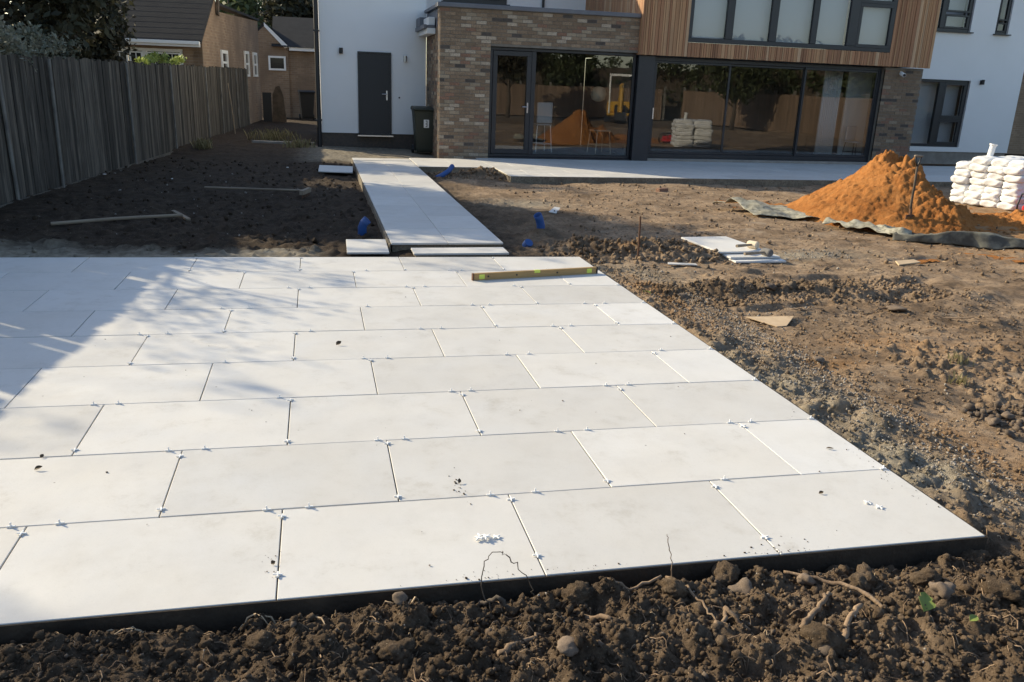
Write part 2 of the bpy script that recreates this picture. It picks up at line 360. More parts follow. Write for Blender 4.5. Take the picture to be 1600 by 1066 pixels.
# ------------------------------------------------------------------ ground
def ground_base(x, y):
    z = -.115 + .026*fbm(x, y, .8, 3) + .014*fbm(x*.7, y*1.5, 4., 3)
    z += .05*sm(-3.5, -6, x)*sm(4, 7, y)                       # rises a little to the left fence
    z += .09*sm(16.2, 18., y)*sm(1., -1, x)                    # hardstanding by the back door
    # heap of topsoil along the front edge
    front = sm(.06, -.10, y)*sm(1.0, .2, x)
    z += front*(.058+.018*sm(-.1, -.45, y) + .016*fbm(x, y, 2.2, 2) + .022*blob(x, y, -1.3, -.1, .6, .3)) + .034*sm(-1.4, -2.8, x)*front
    z -= .022*blob(x, y, -1.5, -.005, 2.8, .03)               # gap left beside the slabs
    # spoil beside the right edge
    e = sm(.0, .05, x)*sm(.75, .28, x)*sm(-.1, .3, y)*sm(5.2, 3.4, y)
    z += e*(.030+.035*fbm(x, y, 5., 3)) - .05*np.exp(-((x-.015)/.025)**2)*sm(-.1, .1, y)*sm(5.6, 5.4, y)
    z += .14*blob(x, y, .95, 6.05, .45, .2, -.1) + .10*blob(x, y, .35, 6.3, .3, .16) + .05*blob(x, y, 1.35, 5.85, .25, .15)
    z += .07*blob(x, y, 1.25, 4.35, .75, .18, -.12) + .06*blob(x, y, 2.1, 4.15, .4, .2, -.3) - .12*blob(x, y, 2.6, 3.95, .22, .13)
    z += .06*blob(x, y, 3.3, 3.9, .6, .15, .4)
    z += .12*blob(x, y, .05, 7.15, .22, .18) + .19*blob(x, y, .55, 13.45, .42, .22) + .04*blob(x, y, -2.3, 16.3, .3, .5)
    z += .05*blob(x, y, -2.4, 8.0, .5, .3) - .07*blob(x, y, -2.9, 8.3, .3, .2) + .06*blob(x, y, -2.15, 14.6, .22, .5)
    z += .03*sm(4.6, 5.2, x)*blob(x, y, 7.5, 7.2, 2.2, 1.2)
    z += .05*sm(1.6, 2.3, x)*sm(2.2, 1., y)*(.5+fbm(x, y, 2.5, 3)) 
    for hx_, hy_, ha, hb, hd in ((1.75, 5.05, .16, .07, .05), (2.4, 4.85, .22, .06, .06), (1.3, 3.75, .5, .05, .03), (3.2, 4.6, .25, .08, .05), (2.2, 7.6, .3, .12, .05), (4.2, 5.6, .3, .1, .05), (1.2, 8.4, .25, .1, .04), (3.0, 2.9, .2, .15, .04), (1.0, 1.5, .1, .25, .03)):
        z -= hd*blob(x, y, hx_, hy_, ha, hb, .15); z += hd*.5*blob(x, y, hx_-.05, hy_+hb*1.6, ha*1.1, hb*.8, .15)
    return z
def rough_soil(x, y):
    r = np.abs(fbm(x, y, 5., 5, .62))*.045 + .012*fbm(x, y, 22., 3, .6)
    amt = .55 - .25*sm(.35, .6, x)*sm(.0, .2, y)*sm(2.5, 2., y) + .75*blob(x, y, 1.6, 4.2, 1.5, .35) + .7*sm(.1, -.1, y) + .5*blob(x, y, .9, 6., .8, .4) + .4*sm(-2., -2.6, x)*sm(16, 13, y)
    amt *= 1-.62*sm(.3, .8, x)*sm(.2, .8, y)*(1-blob(x, y, 1.6, 4.2, 1.5, .35))*(1-.8*blob(x, y, .9, 6., .8, .4))
    amt *= 1-.6*sm(.32, .42, x)*sm(.9, .7, x)*sm(.5, 1., y)
    amt *= 1-.6*sm(6.5, 6.2, y)*sm(-2, -3, x)
    amt *= 1-.55*sm(9.5, 11., y)
    amt *= 1-.85*sm(16., 17., y)*sm(1.5, .5, x)
    return r*amt
def axis(*segs):
    out = [segs[0][0]]
    for a, b, s0, s1 in segs:
        t = out[-1]
        while t < b-1e-6:
            f = (t-a)/(b-a); t = min(b, t + s0+(s1-s0)*f); out.append(t)
    return np.array(out)
clods = []
def clod_field(n, x0, x1, y0, y1, r0, r1, pw=2.2):
    for _ in range(n):
        r = r0 + (r1-r0)*rng.random()**pw
        clods.append((rng.uniform(x0, x1), rng.uniform(y0, y1), r, rng.uniform(.35, .8), rng.uniform(0, 6.28), rng.uniform(.65, 1)))
clod_field(7000, -4.2, .8, -.95, -.02, .007, .045, 3.6)
clod_field(190, -3.4, .6, -.7, -.06, .03, .062, 2.)
clod_field(1500, .03, .30, .0, 5.2, .006, .032, 2.6)
clod_field(900, .25, .75, .0, 5.2, .005, .02, 2.6)
clod_field(1900, .2, 3.0, 3.9, 4.6, .006, .045, 3.)
clod_field(900, -.1, 1.7, 5.7, 6.5, .012, .07, 2.2)
clod_field(2200, .4, 4.5, -.6, 3.8, .005, .032, 5.)
clod_field(260, 1.3, 2.4, 1.0, 2.6, .02, .06, 2.)
clod_field(800, .6, 6, 4.5, 12.5, .010, .045, 4.)
clod_field(500, -.5, 1., 12.9, 13.9, .02, .07, 2.)
clod_field(800, -3.6, -1.85, 6., 15.5, .015, .09, 2.5)
clod_field(400, -6, -3, 6., 16, .02, .08, 2.5)
def heights(X, Y, xs, ys):
    H = ground_base(X, Y) + rough_soil(X, Y)
    wob = fbm(X, Y, 28., 2, .5)
    for cx, cyy, r, hh, an, el in clods:
        if cx < xs[0] or cx > xs[-1] or cyy < ys[0] or cyy > ys[-1]: continue
        i0, i1 = np.searchsorted(xs, (cx-r*1.15, cx+r*1.15)); j0, j1 = np.searchsorted(ys, (cyy-r*1.15, cyy+r*1.15))
        if i1-i0 < 2 or j1-j0 < 2: continue
        x = X[j0:j1, i0:i1]-cx; y = Y[j0:j1, i0:i1]-cyy
        u = (x*math.cos(an)+y*math.sin(an))/r; v = (-x*math.sin(an)+y*math.cos(an))/(r*el)
        cs_ = np.random.default_rng(int(abs(cx*7919+cyy*104729)*1000) % (2**31))
        w_ = wob[j0:j1, i0:i1]; u = u + .16*w_; v = v - .13*w_
        hcap = .92 + cs_.uniform(-.35, .35)*u + cs_.uniform(-.35, .35)*v
        a0 = cs_.uniform(0, 6.28); nf = cs_.integers(4, 7)
        for q in range(nf):
            aq = a0 + 6.28*q/nf + cs_.uniform(-.4, .4); k_ = cs_.uniform(.7, 1.)
            hcap = np.minimum(hcap, cs_.uniform(1.2, 2.6)*(k_-(u*math.cos(aq)+v*math.sin(aq))))
        rnd_ = np.sqrt(np.clip(1-(u*u+v*v), 0, 1)); cap = np.clip(.84*hcap+.16*rnd_, 0, 1.1) + .17*w_
        zb = ground_base(np.array([cx]), np.array([cyy]))[0]+.010
        H[j0:j1, i0:i1] = np.where(hcap > 0, np.maximum(H[j0:j1, i0:i1], zb + cap*r*hh*1.25 - r*.15), H[j0:j1, i0:i1])
    return H
def earth(x, y):
    n = fbm(x, y, 1.3, 4)
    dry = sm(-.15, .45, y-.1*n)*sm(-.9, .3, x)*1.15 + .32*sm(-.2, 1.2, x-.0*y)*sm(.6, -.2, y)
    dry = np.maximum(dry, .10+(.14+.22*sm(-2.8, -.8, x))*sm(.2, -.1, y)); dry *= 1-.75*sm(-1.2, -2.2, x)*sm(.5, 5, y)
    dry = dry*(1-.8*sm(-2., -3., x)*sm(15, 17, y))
    dry = dry*(1-.5*blob(x, y, 1., 6.05, .7, .35)) * (1-.55*blob(x, y, 1.4, 4.3, 1.2, .3)) 
    dry *= 1-.6*blob(x, y, .0, 8.5, 1.1, 2.5)
    dry *= 1-.5*blob(x, y, .5, 13.4, .6, .35)
    grey = .66*sm(.0, .03, x)*sm(.85, .3, x)*sm(-.2, .6, y)*sm(5.6, 4.6, y)*(.55+.8*n)
    grey += .8*blob(x, y, 2.75, 5.95, .8, .25) + .7*blob(x, y, .55, 9.9, .6, .5) + .6*blob(x, y, .4, 5., .5, .5)
    grey += .95*sm(5.3, 5.45, y)*sm(6.5+.12*(-3-x), 6.2, y+.15*n)*sm(-2.3, -2.9, x)
    grey += .8*sm(15.6, 16.6, y)*sm(1, .6, x)*sm(-3.3, -2.2, x)*sm(19.5, 18.5, y)
    dry = np.maximum(dry, .95*sm(.02, .1, x)*sm(.75, .4, x)*sm(2.4, 3.2, y)*sm(6., 5.4, y))
    grey = grey*(1-.75*sm(2.4, 3.4, y)*sm(5.4, 4.6, y)*sm(.7, .4, x))
    org = .3*sm(.1, .3, x)*sm(.6, .3, x)*sm(2.6, 3.4, y)*sm(5.6, 5., y) + .12*blob(x, y, 2.2, 2.4, 1.2, .9) + .75*blob(x, y, 7.6, 7., 2.3, 1.7) + .5*blob(x, y, 9.2, 8.2, 2, 1.5) + .5*blob(x, y, .85, 2.3, .22, .12) + .3*blob(x, y, 1.5, 2.7, .5, .2) + .25*blob(x, y, .75, .9, .3, .5)+.4*blob(x, y, .7, 6.0, .15, .1)
    return np.clip(np.stack([dry, grey, org, np.ones_like(x)], -1), 0, 1)
def soil_sheet(xs, ys, name, hole=None, kind='structure'):
    X, Y = np.meshgrid(xs, ys); H = heights(X, Y, xs, ys)
    nx, ny = len(xs), len(ys)
    V = np.stack([X, Y, H], -1).reshape(-1, 3)
    idx = np.arange(nx*ny).reshape(ny, nx)
    F = np.stack([idx[:-1, :-1], idx[:-1, 1:], idx[1:, 1:], idx[1:, :-1]], -1).reshape(-1, 4)
    if hole is not None:
        cx = .25*V[F][:, :, 0].sum(1); cyy = .25*V[F][:, :, 1].sum(1); F = F[~hole(cx, cyy)]
        used = np.unique(F); re = np.full(len(V), -1); re[used] = np.arange(len(used)); V = V[used]; F = re[F]
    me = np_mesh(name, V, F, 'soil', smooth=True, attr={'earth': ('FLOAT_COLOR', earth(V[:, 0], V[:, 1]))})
    o = bpy.data.objects.new(name, me); o['kind'] = kind; link(o)
    return o, (xs, ys, H)
gF, HF = soil_sheet(axis((-7, -3.9, .08, .03), (-3.9, .7, .0065, .0065), (.7, 2.2, .0085, .014), (2.2, 14, .03, .3)),
                axis((-5, -.95, .15, .02), (-.95, .03, .0065, .0065)), 'front_soil')
gM, HM = soil_sheet(axis((-9, -5.5, .12, .07), (-5.5, -1.5, .045, .03), (-1.5, 0, .03, .014), (0, 2.8, .013, .015), (2.8, 6, .022, .035), (6, 20, .07, .14)),
                axis((.03, 2.6, .012, .014), (2.6, 6.2, .016, .024), (6.2, 11, .032, .05), (11, 20, .07, .09), (20, 36, .3, .6)), 'soil',
                hole=lambda x, y: ((x < -.06) & (x > -5.8) & (y < 5.3)) | ((x > .3) & (y > 16.6)))
def gz(x, y):
    xs, ys, H = HF if y < .03 else HM
    i = int(np.clip(np.searchsorted(xs, x), 0, len(xs)-1)); j = int(np.clip(np.searchsorted(ys, y), 0, len(ys)-1))
    return float(H[j, i])
# the land beyond
me = B().add([(-150, -150, -.26), (150, -150, -.26), (150, 260, -.26), (-150, 260, -.26)], [(0, 1, 2, 3)])
far = me.build('ground', mat('far_ground', (.15, .11, .075), .95, (.10, .075, .05), .6, (.2, .15, .1), 5)); far['kind'] = 'structure'

# ------------------------------------------------------------------ slabs
def slab_mesh(sx, sy, m='slab', t=.02):
    return B().box(-sx/2, sx/2, -sy/2, sy/2, -t, 0).mesh('slab', m, bevel=.002)
MU, MV = .905, .605
patio = empty('patio'); patio.rotation_euler = (0, math.atan(.008), 0); patio['kind'] = 'structure'
full = slab_mesh(.9, .6); half = slab_mesh(.4475, .6, 'slab_white')
T = lambda x: -.008*x
for r in range(9):
    off = 0 if r % 2 == 0 else .5
    if off: inst('slab', half, patio, (-.2262, (r+.5)*MV, rnd.uniform(-.0008, .0008)))
    for k in range(7):
        x = -(k+.5+off)*MU
        if x < -6.: continue
        inst('slab', full, patio, (x, (r+.5)*MV, rnd.uniform(-.001, .001)), (rnd.uniform(-.0007, .0007), rnd.uniform(-.0005, .0005), rnd.uniform(-.0006, .0006) + (math.pi if rnd.random() < .5 else 0)))
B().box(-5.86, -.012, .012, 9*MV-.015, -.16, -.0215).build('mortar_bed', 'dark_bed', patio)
B().box(-5.86, -.03, .03, 9*MV-.03, -.021, -.012).build('joint_filling', 'mortar_bed', patio)

B().box(-5.86, .004, -.004, .0025, -.16, -.0045).box(.0, .007, .003, 9*MV-.005, -.16, -.0045).build('edge_strip', 'dark_bed', patio)  # thin dark brown strip covering the front and right slab edges
path = empty('path'); path['kind'] = 'structure'
pm = slab_mesh(.595, .895)
for i in range(11):
    y = 6.22+.45+i*.9
    if y > 15.3: break
    for c in (-1.515, -.915):
        inst('slab', pm, path, (c, y, rnd.uniform(-.0008, .0008)), (0, 0, math.pi*(i % 2)))
pe = slab_mesh(.595, .5)
for c in (-1.515, -.915): inst('slab', pe, path, (c, 15.57, 0))
B().box(-1.80, -.63, 6.25, 15.8, -.16, -.0205).build('mortar_bed', 'mortar_bed', path)
terrace = empty('terrace'); terrace['kind'] = 'structure'
tm = slab_mesh(.895, .595)
for r in range(6):
    y = 12.72+.3+r*.6
    for i in range(18):
        x = .93+.45+i*.9 - (.45 if r % 2 else 0)
        if x-.45 < .9: continue
        if y > 16.3: continue
        inst('slab', tm, terrace, (x, y, rnd.uniform(-.001, .001)))
    if r % 2: inst('slab', slab_mesh(.445, .595), terrace, (.93+.2225, y, 0))
sm_ = slab_mesh(.755, .895)
for x in (-.213, .547):
    for r in range(2): inst('slab', sm_, terrace, (x, 14.22+.45+r*.9, 0))
B().box(.93, 17, 12.70, 12.72, -.2, -.005).box(-.58, .93, 14.205, 14.22, -.2, -.005).box(-1.835, -1.82, 6.2, 15.8, -.2, -.006).build('edge_strip', 'mortar_bed', terrace)
B().box(.95, 17, 12.74, 16.32, -.2, -.0205).box(-.6, .945, 14.24, 16.02, -.2, -.0212).build('mortar_bed', 'mortar_bed', terrace)

# ------------------------------------------------------------------ house
house = empty('house', (0, 0, 0))
tag(house, 'two storey white rendered house with brown brick extension and timber clad upper box', 'house')
YF = 16.33
# --- brick extension
br_meshes = {}
def brick_mesh(l, mi):
    k = (round(l, 3), mi)
    if k not in br_meshes: br_meshes[k] = B().box(-l/2, l/2, -.05, 0, -.0325, .0325).mesh('brick', 'brick%d' % mi, bevel=.003)
    return br_meshes[k]
PICK = [0]*6+[1]*5+[2]*5+[3]*2+[4]*1+[5]*2+[6]*4
def rows(x0, x1, z0, z1, holes=()):
    out = []; r = 0; z = z0+.0325+.005
    while z+.033 < z1:
        segs = [(x0, x1)]
        for hx0, hx1, hz0, hz1 in holes:
            if hz0-.02 < z < hz1+.02:
                segs = [s for a, b in segs for s in ((a, min(b, hx0)), (max(a, hx1), b)) if s[1]-s[0] > .04]
        for a, b in segs:
            e = x0 - (.1125 if r % 2 else 0)
            while e < b:
                p, q = max(e, a), min(e+.215, b)
                if q-p > .05: out.append(((p+q)/2, q-p, z))
                e += .225
        z += .075; r += 1
    return out
B().prism([(.1, -.15), (1.21, -.15), (1.21, 2.38), (4.62, 2.38), (4.62, 3.12), (.1, 3.12)], YF+.006, YF+.3).build('brick_wall', 'mortar', house)
wall_front = house.children[-1]
bl = rows(.1, 4.615, -.12, 3.12, [(1.21, 5, -.5, 2.38)])
extra = B()
def tone():
    return rnd.choice(PICK)
for i, (x, l, z) in enumerate(bl):
    m = tone(); dy = rnd.uniform(-.003, .002)
    if i < 300: inst('brick', brick_mesh(l, m), wall_front, (x, YF+.05+dy, z), (rnd.uniform(-.004, .004), rnd.uniform(-.006, .006), rnd.uniform(-.006, .006)))
    else: extra.box(x-l/2, x+l/2, YF+dy, YF+.05, z-.0325, z+.0325, m)
o = extra.build('brickwork', ['brick%d' % i for i in range(7)], wall_front); o['kind'] = 'stuff'
# side of the extension, bricks turned
sw = B().box(.106, .3, YF+.3, 18.64, -.15, 2.75).build('side_wall', 'mortar', house)
sb = B()
for (yy, l, z) in rows(YF+.05, 18.62, -.12, 2.74): sb.box(.1+rnd.uniform(-.003, .003), .15, yy-l/2, yy+l/2, z-.0325, z+.0325, tone())
for (yy, l, z) in rows(YF+.055, 16.78, 2.7, 3.12): sb.box(.1+rnd.uniform(-.003, .003), .15, yy-l/2, yy+l/2, z-.0325, z+.0325, tone())
o = sb.build('brickwork', ['brick%d' % i for i in range(7)], sw); o['kind'] = 'stuff'
B().box(.04, 4.6, YF-.05, YF+.34, 3.12, 3.21).box(.04, .34, YF+.34, 18.6, 3.12, 3.19).build('parapet_cap', 'cap', house, bevel=.008)
B().box(.11, .3, YF+.3, 18.62, 2.751, 3.11).build('parapet_upstand', 'cap', house)
B().box(.3, 4.6, YF+.3, 20.5, 2.95, 3.05).build('flat_roof', 'cap', house)
# eaves on the side wall
B().box(-.10, .095, 17.0, 18.6, 2.60, 2.72).build('fascia', 'white', house, bevel=.006)
B().box(-.17, -.102, 16.98, 18.62, 2.70, 2.79).box(-.1, .09, 17.0, 18.6, 2.722, 2.78).build('gutter', 'cap', house, bevel=.01)
B().box(-.06, .09, 17.05, 17.9, 2.781, 2.95).build('roof_kerb', 'white', house, bevel=.01)
B().box(-.15, .085, 17.92, 18.62, 2.795, 2.99).build('lead_box', 'cap', house, bevel=.01)

def frame(b, x0, x1, z0, z1, y, t=.07, dep=.08, bot=None, mi=0):
    bt = bot or t
    b.box(x0, x1, y, y+dep, z0, z0+bt, mi).box(x0, x1, y, y+dep, z1-t, z1, mi)
    b.box(x0, x0+t, y, y+dep, z0+bt, z1-t, mi).box(x1-t, x1, y, y+dep, z0+bt, z1-t, mi)
    return b
def window(name, x0, x1, z0, z1, y, t=.07, cells=(), sill=True, glass='glass', bot=None, frame_m='anthracite'):
    wf = frame(B(), x0, x1, z0, z1, y, t, .09, bot).build(name, frame_m, house, bevel=.004)
    for (a, b, c, e, sash) in cells:
        if sash: frame(B(), a, b, c, e, y-.012, sash, .07).build('sash', frame_m, wf, bevel=.004); s = sash
        else: s = .004
        B().box(a+s-.003, b-s+.003, y+.03, y+.042, c+s-.003, e-s+.003).build('pane', glass, wf)
    if sill: B().box(x0-.06, x1+.06, y-.14, y-.013, z0-.03, z0-.002).build('sill', frame_m, wf, bevel=.004)
    return wf
# glazed door and fixed light
gd = window('patio_door', 1.225, 4.605, .03, 2.37, YF+.10, .06, [(1.29, 2.16, .10, 2.30, .1), (2.27, 4.54, .10, 2.30, 0)], False)
B().box(2.165, 2.265, YF+.095, YF+.19, .09, 2.31).build('mullion', 'anthracite', gd, bevel=.004)
hd = B().box(2.085, 2.115, YF+.078, YF+.088, 1.0, 1.22).tube([(2.10, YF+.08, 1.13), (2.10, YF+.03, 1.13), (1.97, YF+.03, 1.13)], .011).build('handle', 'steel', gd)
B().box(1.22, 4.61, YF+.02, YF+.32, -.1, .025).build('door_threshold', 'anthracite', house)
# black post between the two openings
B().box(4.625, 5.02, YF-.03, YF+.4, -.12, 2.335).build('clad_post', 'anthracite', house, bevel=.005)
# sliding doors
YS = YF+.12
sd = frame(B(), 5.03, 11.0, .06, 2.32, YS, .075, .16, .1).build('sliding_door', 'anthracite', house, bevel=.004)
for i, (a, b) in enumerate(((5.10, 7.0), (6.96, 8.97), (8.93, 10.93))):
    yy = YS+.02+.045*(i % 2)
    fr = frame(B(), a, b, .162, 2.243, yy, .05, .04, .06).build('sash', 'anthracite', sd, bevel=.004)
    B().box(a+.047, b-.047, yy+.015, yy+.027, .22, 2.195).build('pane', 'glass', sd)
B().box(5.115, 5.14, YS-.0, YS+.018, .95, 1.2).build('handle', 'steel', sd)
B().box(5.03, 11.0, YF+.0, YF+.34, -.12, .055).build('door_sill', 'concrete', house, bevel=.006)
# brick pier on the right
pier = B().box(11.006, 12.06, YF+.006, YF+.45, -.15, 2.33).box(11.8, 12.06, YF+.45, 18.64, -.15, 2.33).build('brick_pier', 'mortar', house)
pb = B()
for (x, l, z) in rows(11.006, 12.06, -.12, 2.33): pb.box(x-l/2, x+l/2, YF+rnd.uniform(-.003, .003), YF+.05, z-.0325, z+.0325, rnd.choice([0, 2, 2, 1, 4, 5, 0, 6, 2]))
o = pb.build('brickwork', ['brick%d' % i for i in range(7)], pier); o['kind'] = 'stuff'
cc = B().tube([(11.43, YF-.02, 2.2), (11.42, YF-.17, 2.16)], .045, 12).tube([(11.43, YF, 2.24), (11.43, YF-.07, 2.22)], .02).build('security_camera', 'white', house, smooth=False)
B().tube([(11.4195, YF-.168, 2.1602), (11.4192, YF-.178, 2.157)], .036, 12).build('lens', 'black', cc)
# --- timber clad box
ZC, ZT = 2.345, 5.6; YC = 16.2; XA, XB = 4.6, 12.1
clad = B().box(XA+.03, XB-.03, YC+.03, YC+.1, ZC+.02, 2.66).box(XA+.03, 5.70, YC+.03, YC+.1, 2.66, ZT).box(10.98, XB-.03, YC+.03, YC+.1, 2.66, ZT)\
    .box(5.7, 10.98, YC+.03, YC+.1, 4.45, ZT).box(XA+.03, XA+.1, YC+.1, 20.6, ZC+.02, ZT).box(XB-.1, XB-.03, YC+.1, 20.6, ZC+.02, ZT).build('clad_wall', 'black', house)
bm_cache = {}
def batten(wd, h, m):
    k = (round(wd, 3), round(h, 3), m)
    if k not in bm_cache: bm_cache[k] = B().box(-wd/2, wd/2, -.028, 0, 0, h).mesh('batten', 'cedar%d' % m, bevel=.003)
    return bm_cache[k]
x = XA
while x < XB-.03:
    wd = rnd.choice([.04, .04, .055, .07, .085])
    c = x+wd/2; zb = ZC + rnd.uniform(-.004, .004); m = rnd.choice([0, 0, 1, 1, 2, 3, 4, 5, 5])
    pr = rnd.uniform(0, .012)
    if 5.70 < c < 10.98:
        inst('batten', batten(wd, 2.655-ZC, m), clad, (c, YC+.03-pr, zb)); inst('batten', batten(wd, ZT-4.46, m), clad, (c, YC+.03-pr, 4.46))
    else: inst('batten', batten(wd, ZT-ZC, m), clad, (c, YC+.03-pr, zb))
    x += wd+.009
y = YC+.02
while y < 20.5:
    wd = rnd.choice([.04, .055, .07, .085])
    inst('batten', batten(wd, ZT-ZC, rnd.choice([0, 1, 2, 4, 5])), clad, (XA+.03-rnd.uniform(0, .008), y+wd/2, ZC), (0, 0, -math.pi/2)); y += wd+.009
B().box(XA+.03, XB-.03, YC+.1, 18.6, ZC+.03, ZC+.1).build('soffit', 'anthracite', house)
B().box(XA-.03, XB+.03, YC-.04, 20.7, ZT, ZT+.12).build('box_roof', 'cap', house)
uw = window('upper_window', 5.705, 10.975, 2.665, 4.445, YC+.0, .10, [(5.82, 6.62, 2.79, 4.36, 0), (6.80, 7.72, 2.77, 4.36, 0), (7.90, 8.78, 2.77, 4.36, 0), (8.93, 9.72, 2.77, 4.36, 0), (9.98, 10.9, 2.74, 3.72, .075), (9.98, 10.9, 3.72, 4.37, .075)], False, 'glass_up')
for a, b in ((6.62, 6.80), (7.72, 7.90), (8.78, 8.93), (9.74, 9.98)): B().box(a, b, YC-.01, YC+.085, 2.766, 4.344).build('mullion', 'anthracite', uw, bevel=.004)
# --- white rendered walls
B().box(-2.4, .095, 18.65, 24, .33, 5.8).build('rendered_wall', 'render', house)
B().box(.1, 4.6, 20.5, 24, 2.9, 6.2).build('rendered_wall', 'render', house)
rw = B()
x0, x1, z0, z1 = 12.2, 17.15, .2, 6.2
hl = [(12.3, 15.46, .33, 2.16), (14.0, 15.13, 3.42, 5.), (15.93, 16.36, 3.42, 5.)]
# wall panels round the openings
rw.box(12.1, 17.15, 18.65, 18.95, .2, .33).box(15.46, 17.15, 18.65, 18.95, .33, 2.16).box(12.1, 17.15, 18.65, 18.95, 2.16, 3.42)
rw.box(12.1, 13.3, 18.65, 18.95, 3.42, 5.).box(15.13, 15.93, 18.65, 18.95, 3.42, 5.).box(16.36, 17.15, 18.65, 18.95, 3.42, 5.).box(12.1, 17.15, 18.65, 18.95, 5., 6.2)
rw.box(16.9, 17.15, 18.95, 24, .2, 6.2).build('rendered_wall', 'render', house)
B().box(-2.38, .09, 18.69, 19., -.15, .325).build('plinth', 'brick4', house)
B().box(12.1, 17.12, 18.69, 19, -.15, .195).build('plinth', 'concrete', house)
B().box(-2.5, .2, 18.55, 20.3, 5.8, 5.9).box(4.7, 17.3, 18.4, 20.3, 6.2, 6.3).build('roof_edge', 'anthracite', house)
B().prism([(20.3, 6.2), (26.5, 6.2), (23.4, 8.0)], -2.6, 17.3, 'x').build('roof', 'roof', house)
window('upper_window', .75, 2.42, 3.57, 4.9, 20.42, .09, [(.84, 1.58, 3.66, 4.8, .06), (1.59, 2.33, 3.66, 4.8, .06)], True, 'glass_up')
B().tube([(3.41, 20.44, 3.05), (3.41, 20.44, 6.1)], .035, 10).build('downpipe', 'anthracite', house)
window('window', 12.4, 15.45, .34, 2.155, 18.70, .07, [(12.47, 14.50, .41, 2.085, 0), (14.68, 15.38, .41, 1.08, .06), (14.68, 15.38, 1.14, 2.085, .06)], False, 'glass_up')
B().box(14.5, 14.68, 18.69, 18.79, .41, 2.085).box(14.681, 15.38, 18.69, 18.79, 1.081, 1.139).build('mullion', 'anthracite', house.children[-1], bevel=.004)
window('upper_window', 13.3, 15.12, 3.425, 4.99, 18.70, .07, [(13.37, 14.16, 3.5, 4.92, 0), (14.3, 15.05, 3.5, 3.86, .05), (14.3, 15.05, 3.92, 4.92, .05)], True, 'glass_up')
B().box(14.161, 14.299, 18.69, 18.79, 3.5, 4.92).build('mullion', 'anthracite', house.children[-1], bevel=.004)
window('upper_window', 15.94, 16.35, 3.425, 4.99, 18.70, .06, [(16.0, 16.29, 3.49, 3.72, .03), (16.0, 16.29, 3.78, 4.92, .04)], True, 'glass_up')
# back door
bd = frame(B(), -1.53, -.74, .30, 2.21, 18.60, .035, .049, .03).build('back_door', 'anthracite', house, bevel=.003)
B().box(-1.494, -.776, 18.615, 18.648, .335, 2.17).build('door_leaf', 'door', bd)
B().box(-.865, -.835, 18.605, 18.614, 1.12, 1.34).tube([(-.85, 18.61, 1.26), (-.85, 18.56, 1.26), (-.97, 18.56, 1.26)], .011).build('handle', 'steel', bd)
B().box(-1.56, -.71, 18.50, 18.598, .27, .298).build('door_sill', 'steel', bd)
for (px_, pz_, py_) in ((-1.91, 2.2, 18.65), (-.41, 2.08, 18.65), (15.80, 2.13, 18.65)):
    wl = B().box(px_-.045, px_+.045, py_-.02, py_, pz_-.06, pz_+.06).build('wall_light', 'black' if px_ != -.41 else 'white', house, bevel=.004)
    B().tube([(px_, py_-.075, pz_-.06), (px_, py_-.075, pz_+.07)], .042, 12).build('lamp_tube', 'black' if px_ != -.41 else 'steel', wl)
B().tube([(-.55, 18.645, 1.19), (-.55, 18.62, 1.19)], .02, 10).build('vent', 'black', house)
B().tube([(-2.46, 18.58, -.1), (-2.46, 18.58, 6.1)], .055, 10).box(-2.53, -2.39, 18.52, 18.66, .6, .64).box(-2.53, -2.39, 18.52, 18.66, 2.6, 2.64).build('downpipe', 'black', house)
# --- rooms behind the glass
rm = B()
rm.box(.35, 4.62, 20.3, 20.4, 0, 2.9).box(4.63, 4.7, YF+.42, 20.3, 0, 2.33).box(4.9, 12.0, 20.5, 20.6, 0, 2.4).box(11.72, 11.78, YF+.46, 20.5, .06, 2.3)
rm.box(.31, .35, YF+.35, 20.3, 0, 2.9).box(.35, 4.62, YF+.35, 20.3, 2.6, 2.7).box(4.7, 11.7, YF+.46, 20.5, 2.36, 2.37)
rm.box(13.2, 16.8, 20.5, 20.6, 0, 6).box(13.2, 16.8, 19, 20.5, 2.5, 3.2)
rm.build('room_wall', 'room', house)
B().box(.32, 11.7, YF+.46, 20.4, -.05, .06).box(12.2, 16.8, 19.0, 20.5, .1, .2).build('room_floor', 'room_floor', house)
for a, b in ((5.75, 9.75), (9.8, 10.95)): B().box(a, b, YC+.16, YC+.17, 2.75, 4.4).build('blind', 'blind', house)
for a, b, z0, z1 in ((13.35, 15.1, 3.46, 4.95), (12.4, 15.4, .36, 2.1)): B().box(a, b, 18.99, 19.0, z0, z1).build('blind', 'blind', house)
for k in range(9): B().tube([(9.80+k*.055, 16.95, .07), (9.80+k*.055, 16.95, 2.26)], .032, 8).build('curtain', 'blind', house, smooth=True)
for k in range(12): B().tube([(12.5+k*.09, 18.92, .37), (12.5+k*.09, 18.92, 2.1)], .05, 8).build('curtain', 'blind', house, smooth=True)
B().box(10.72, 11.68, 17.35, 17.40, .06, 2.3).build('room_door', 'white', house)

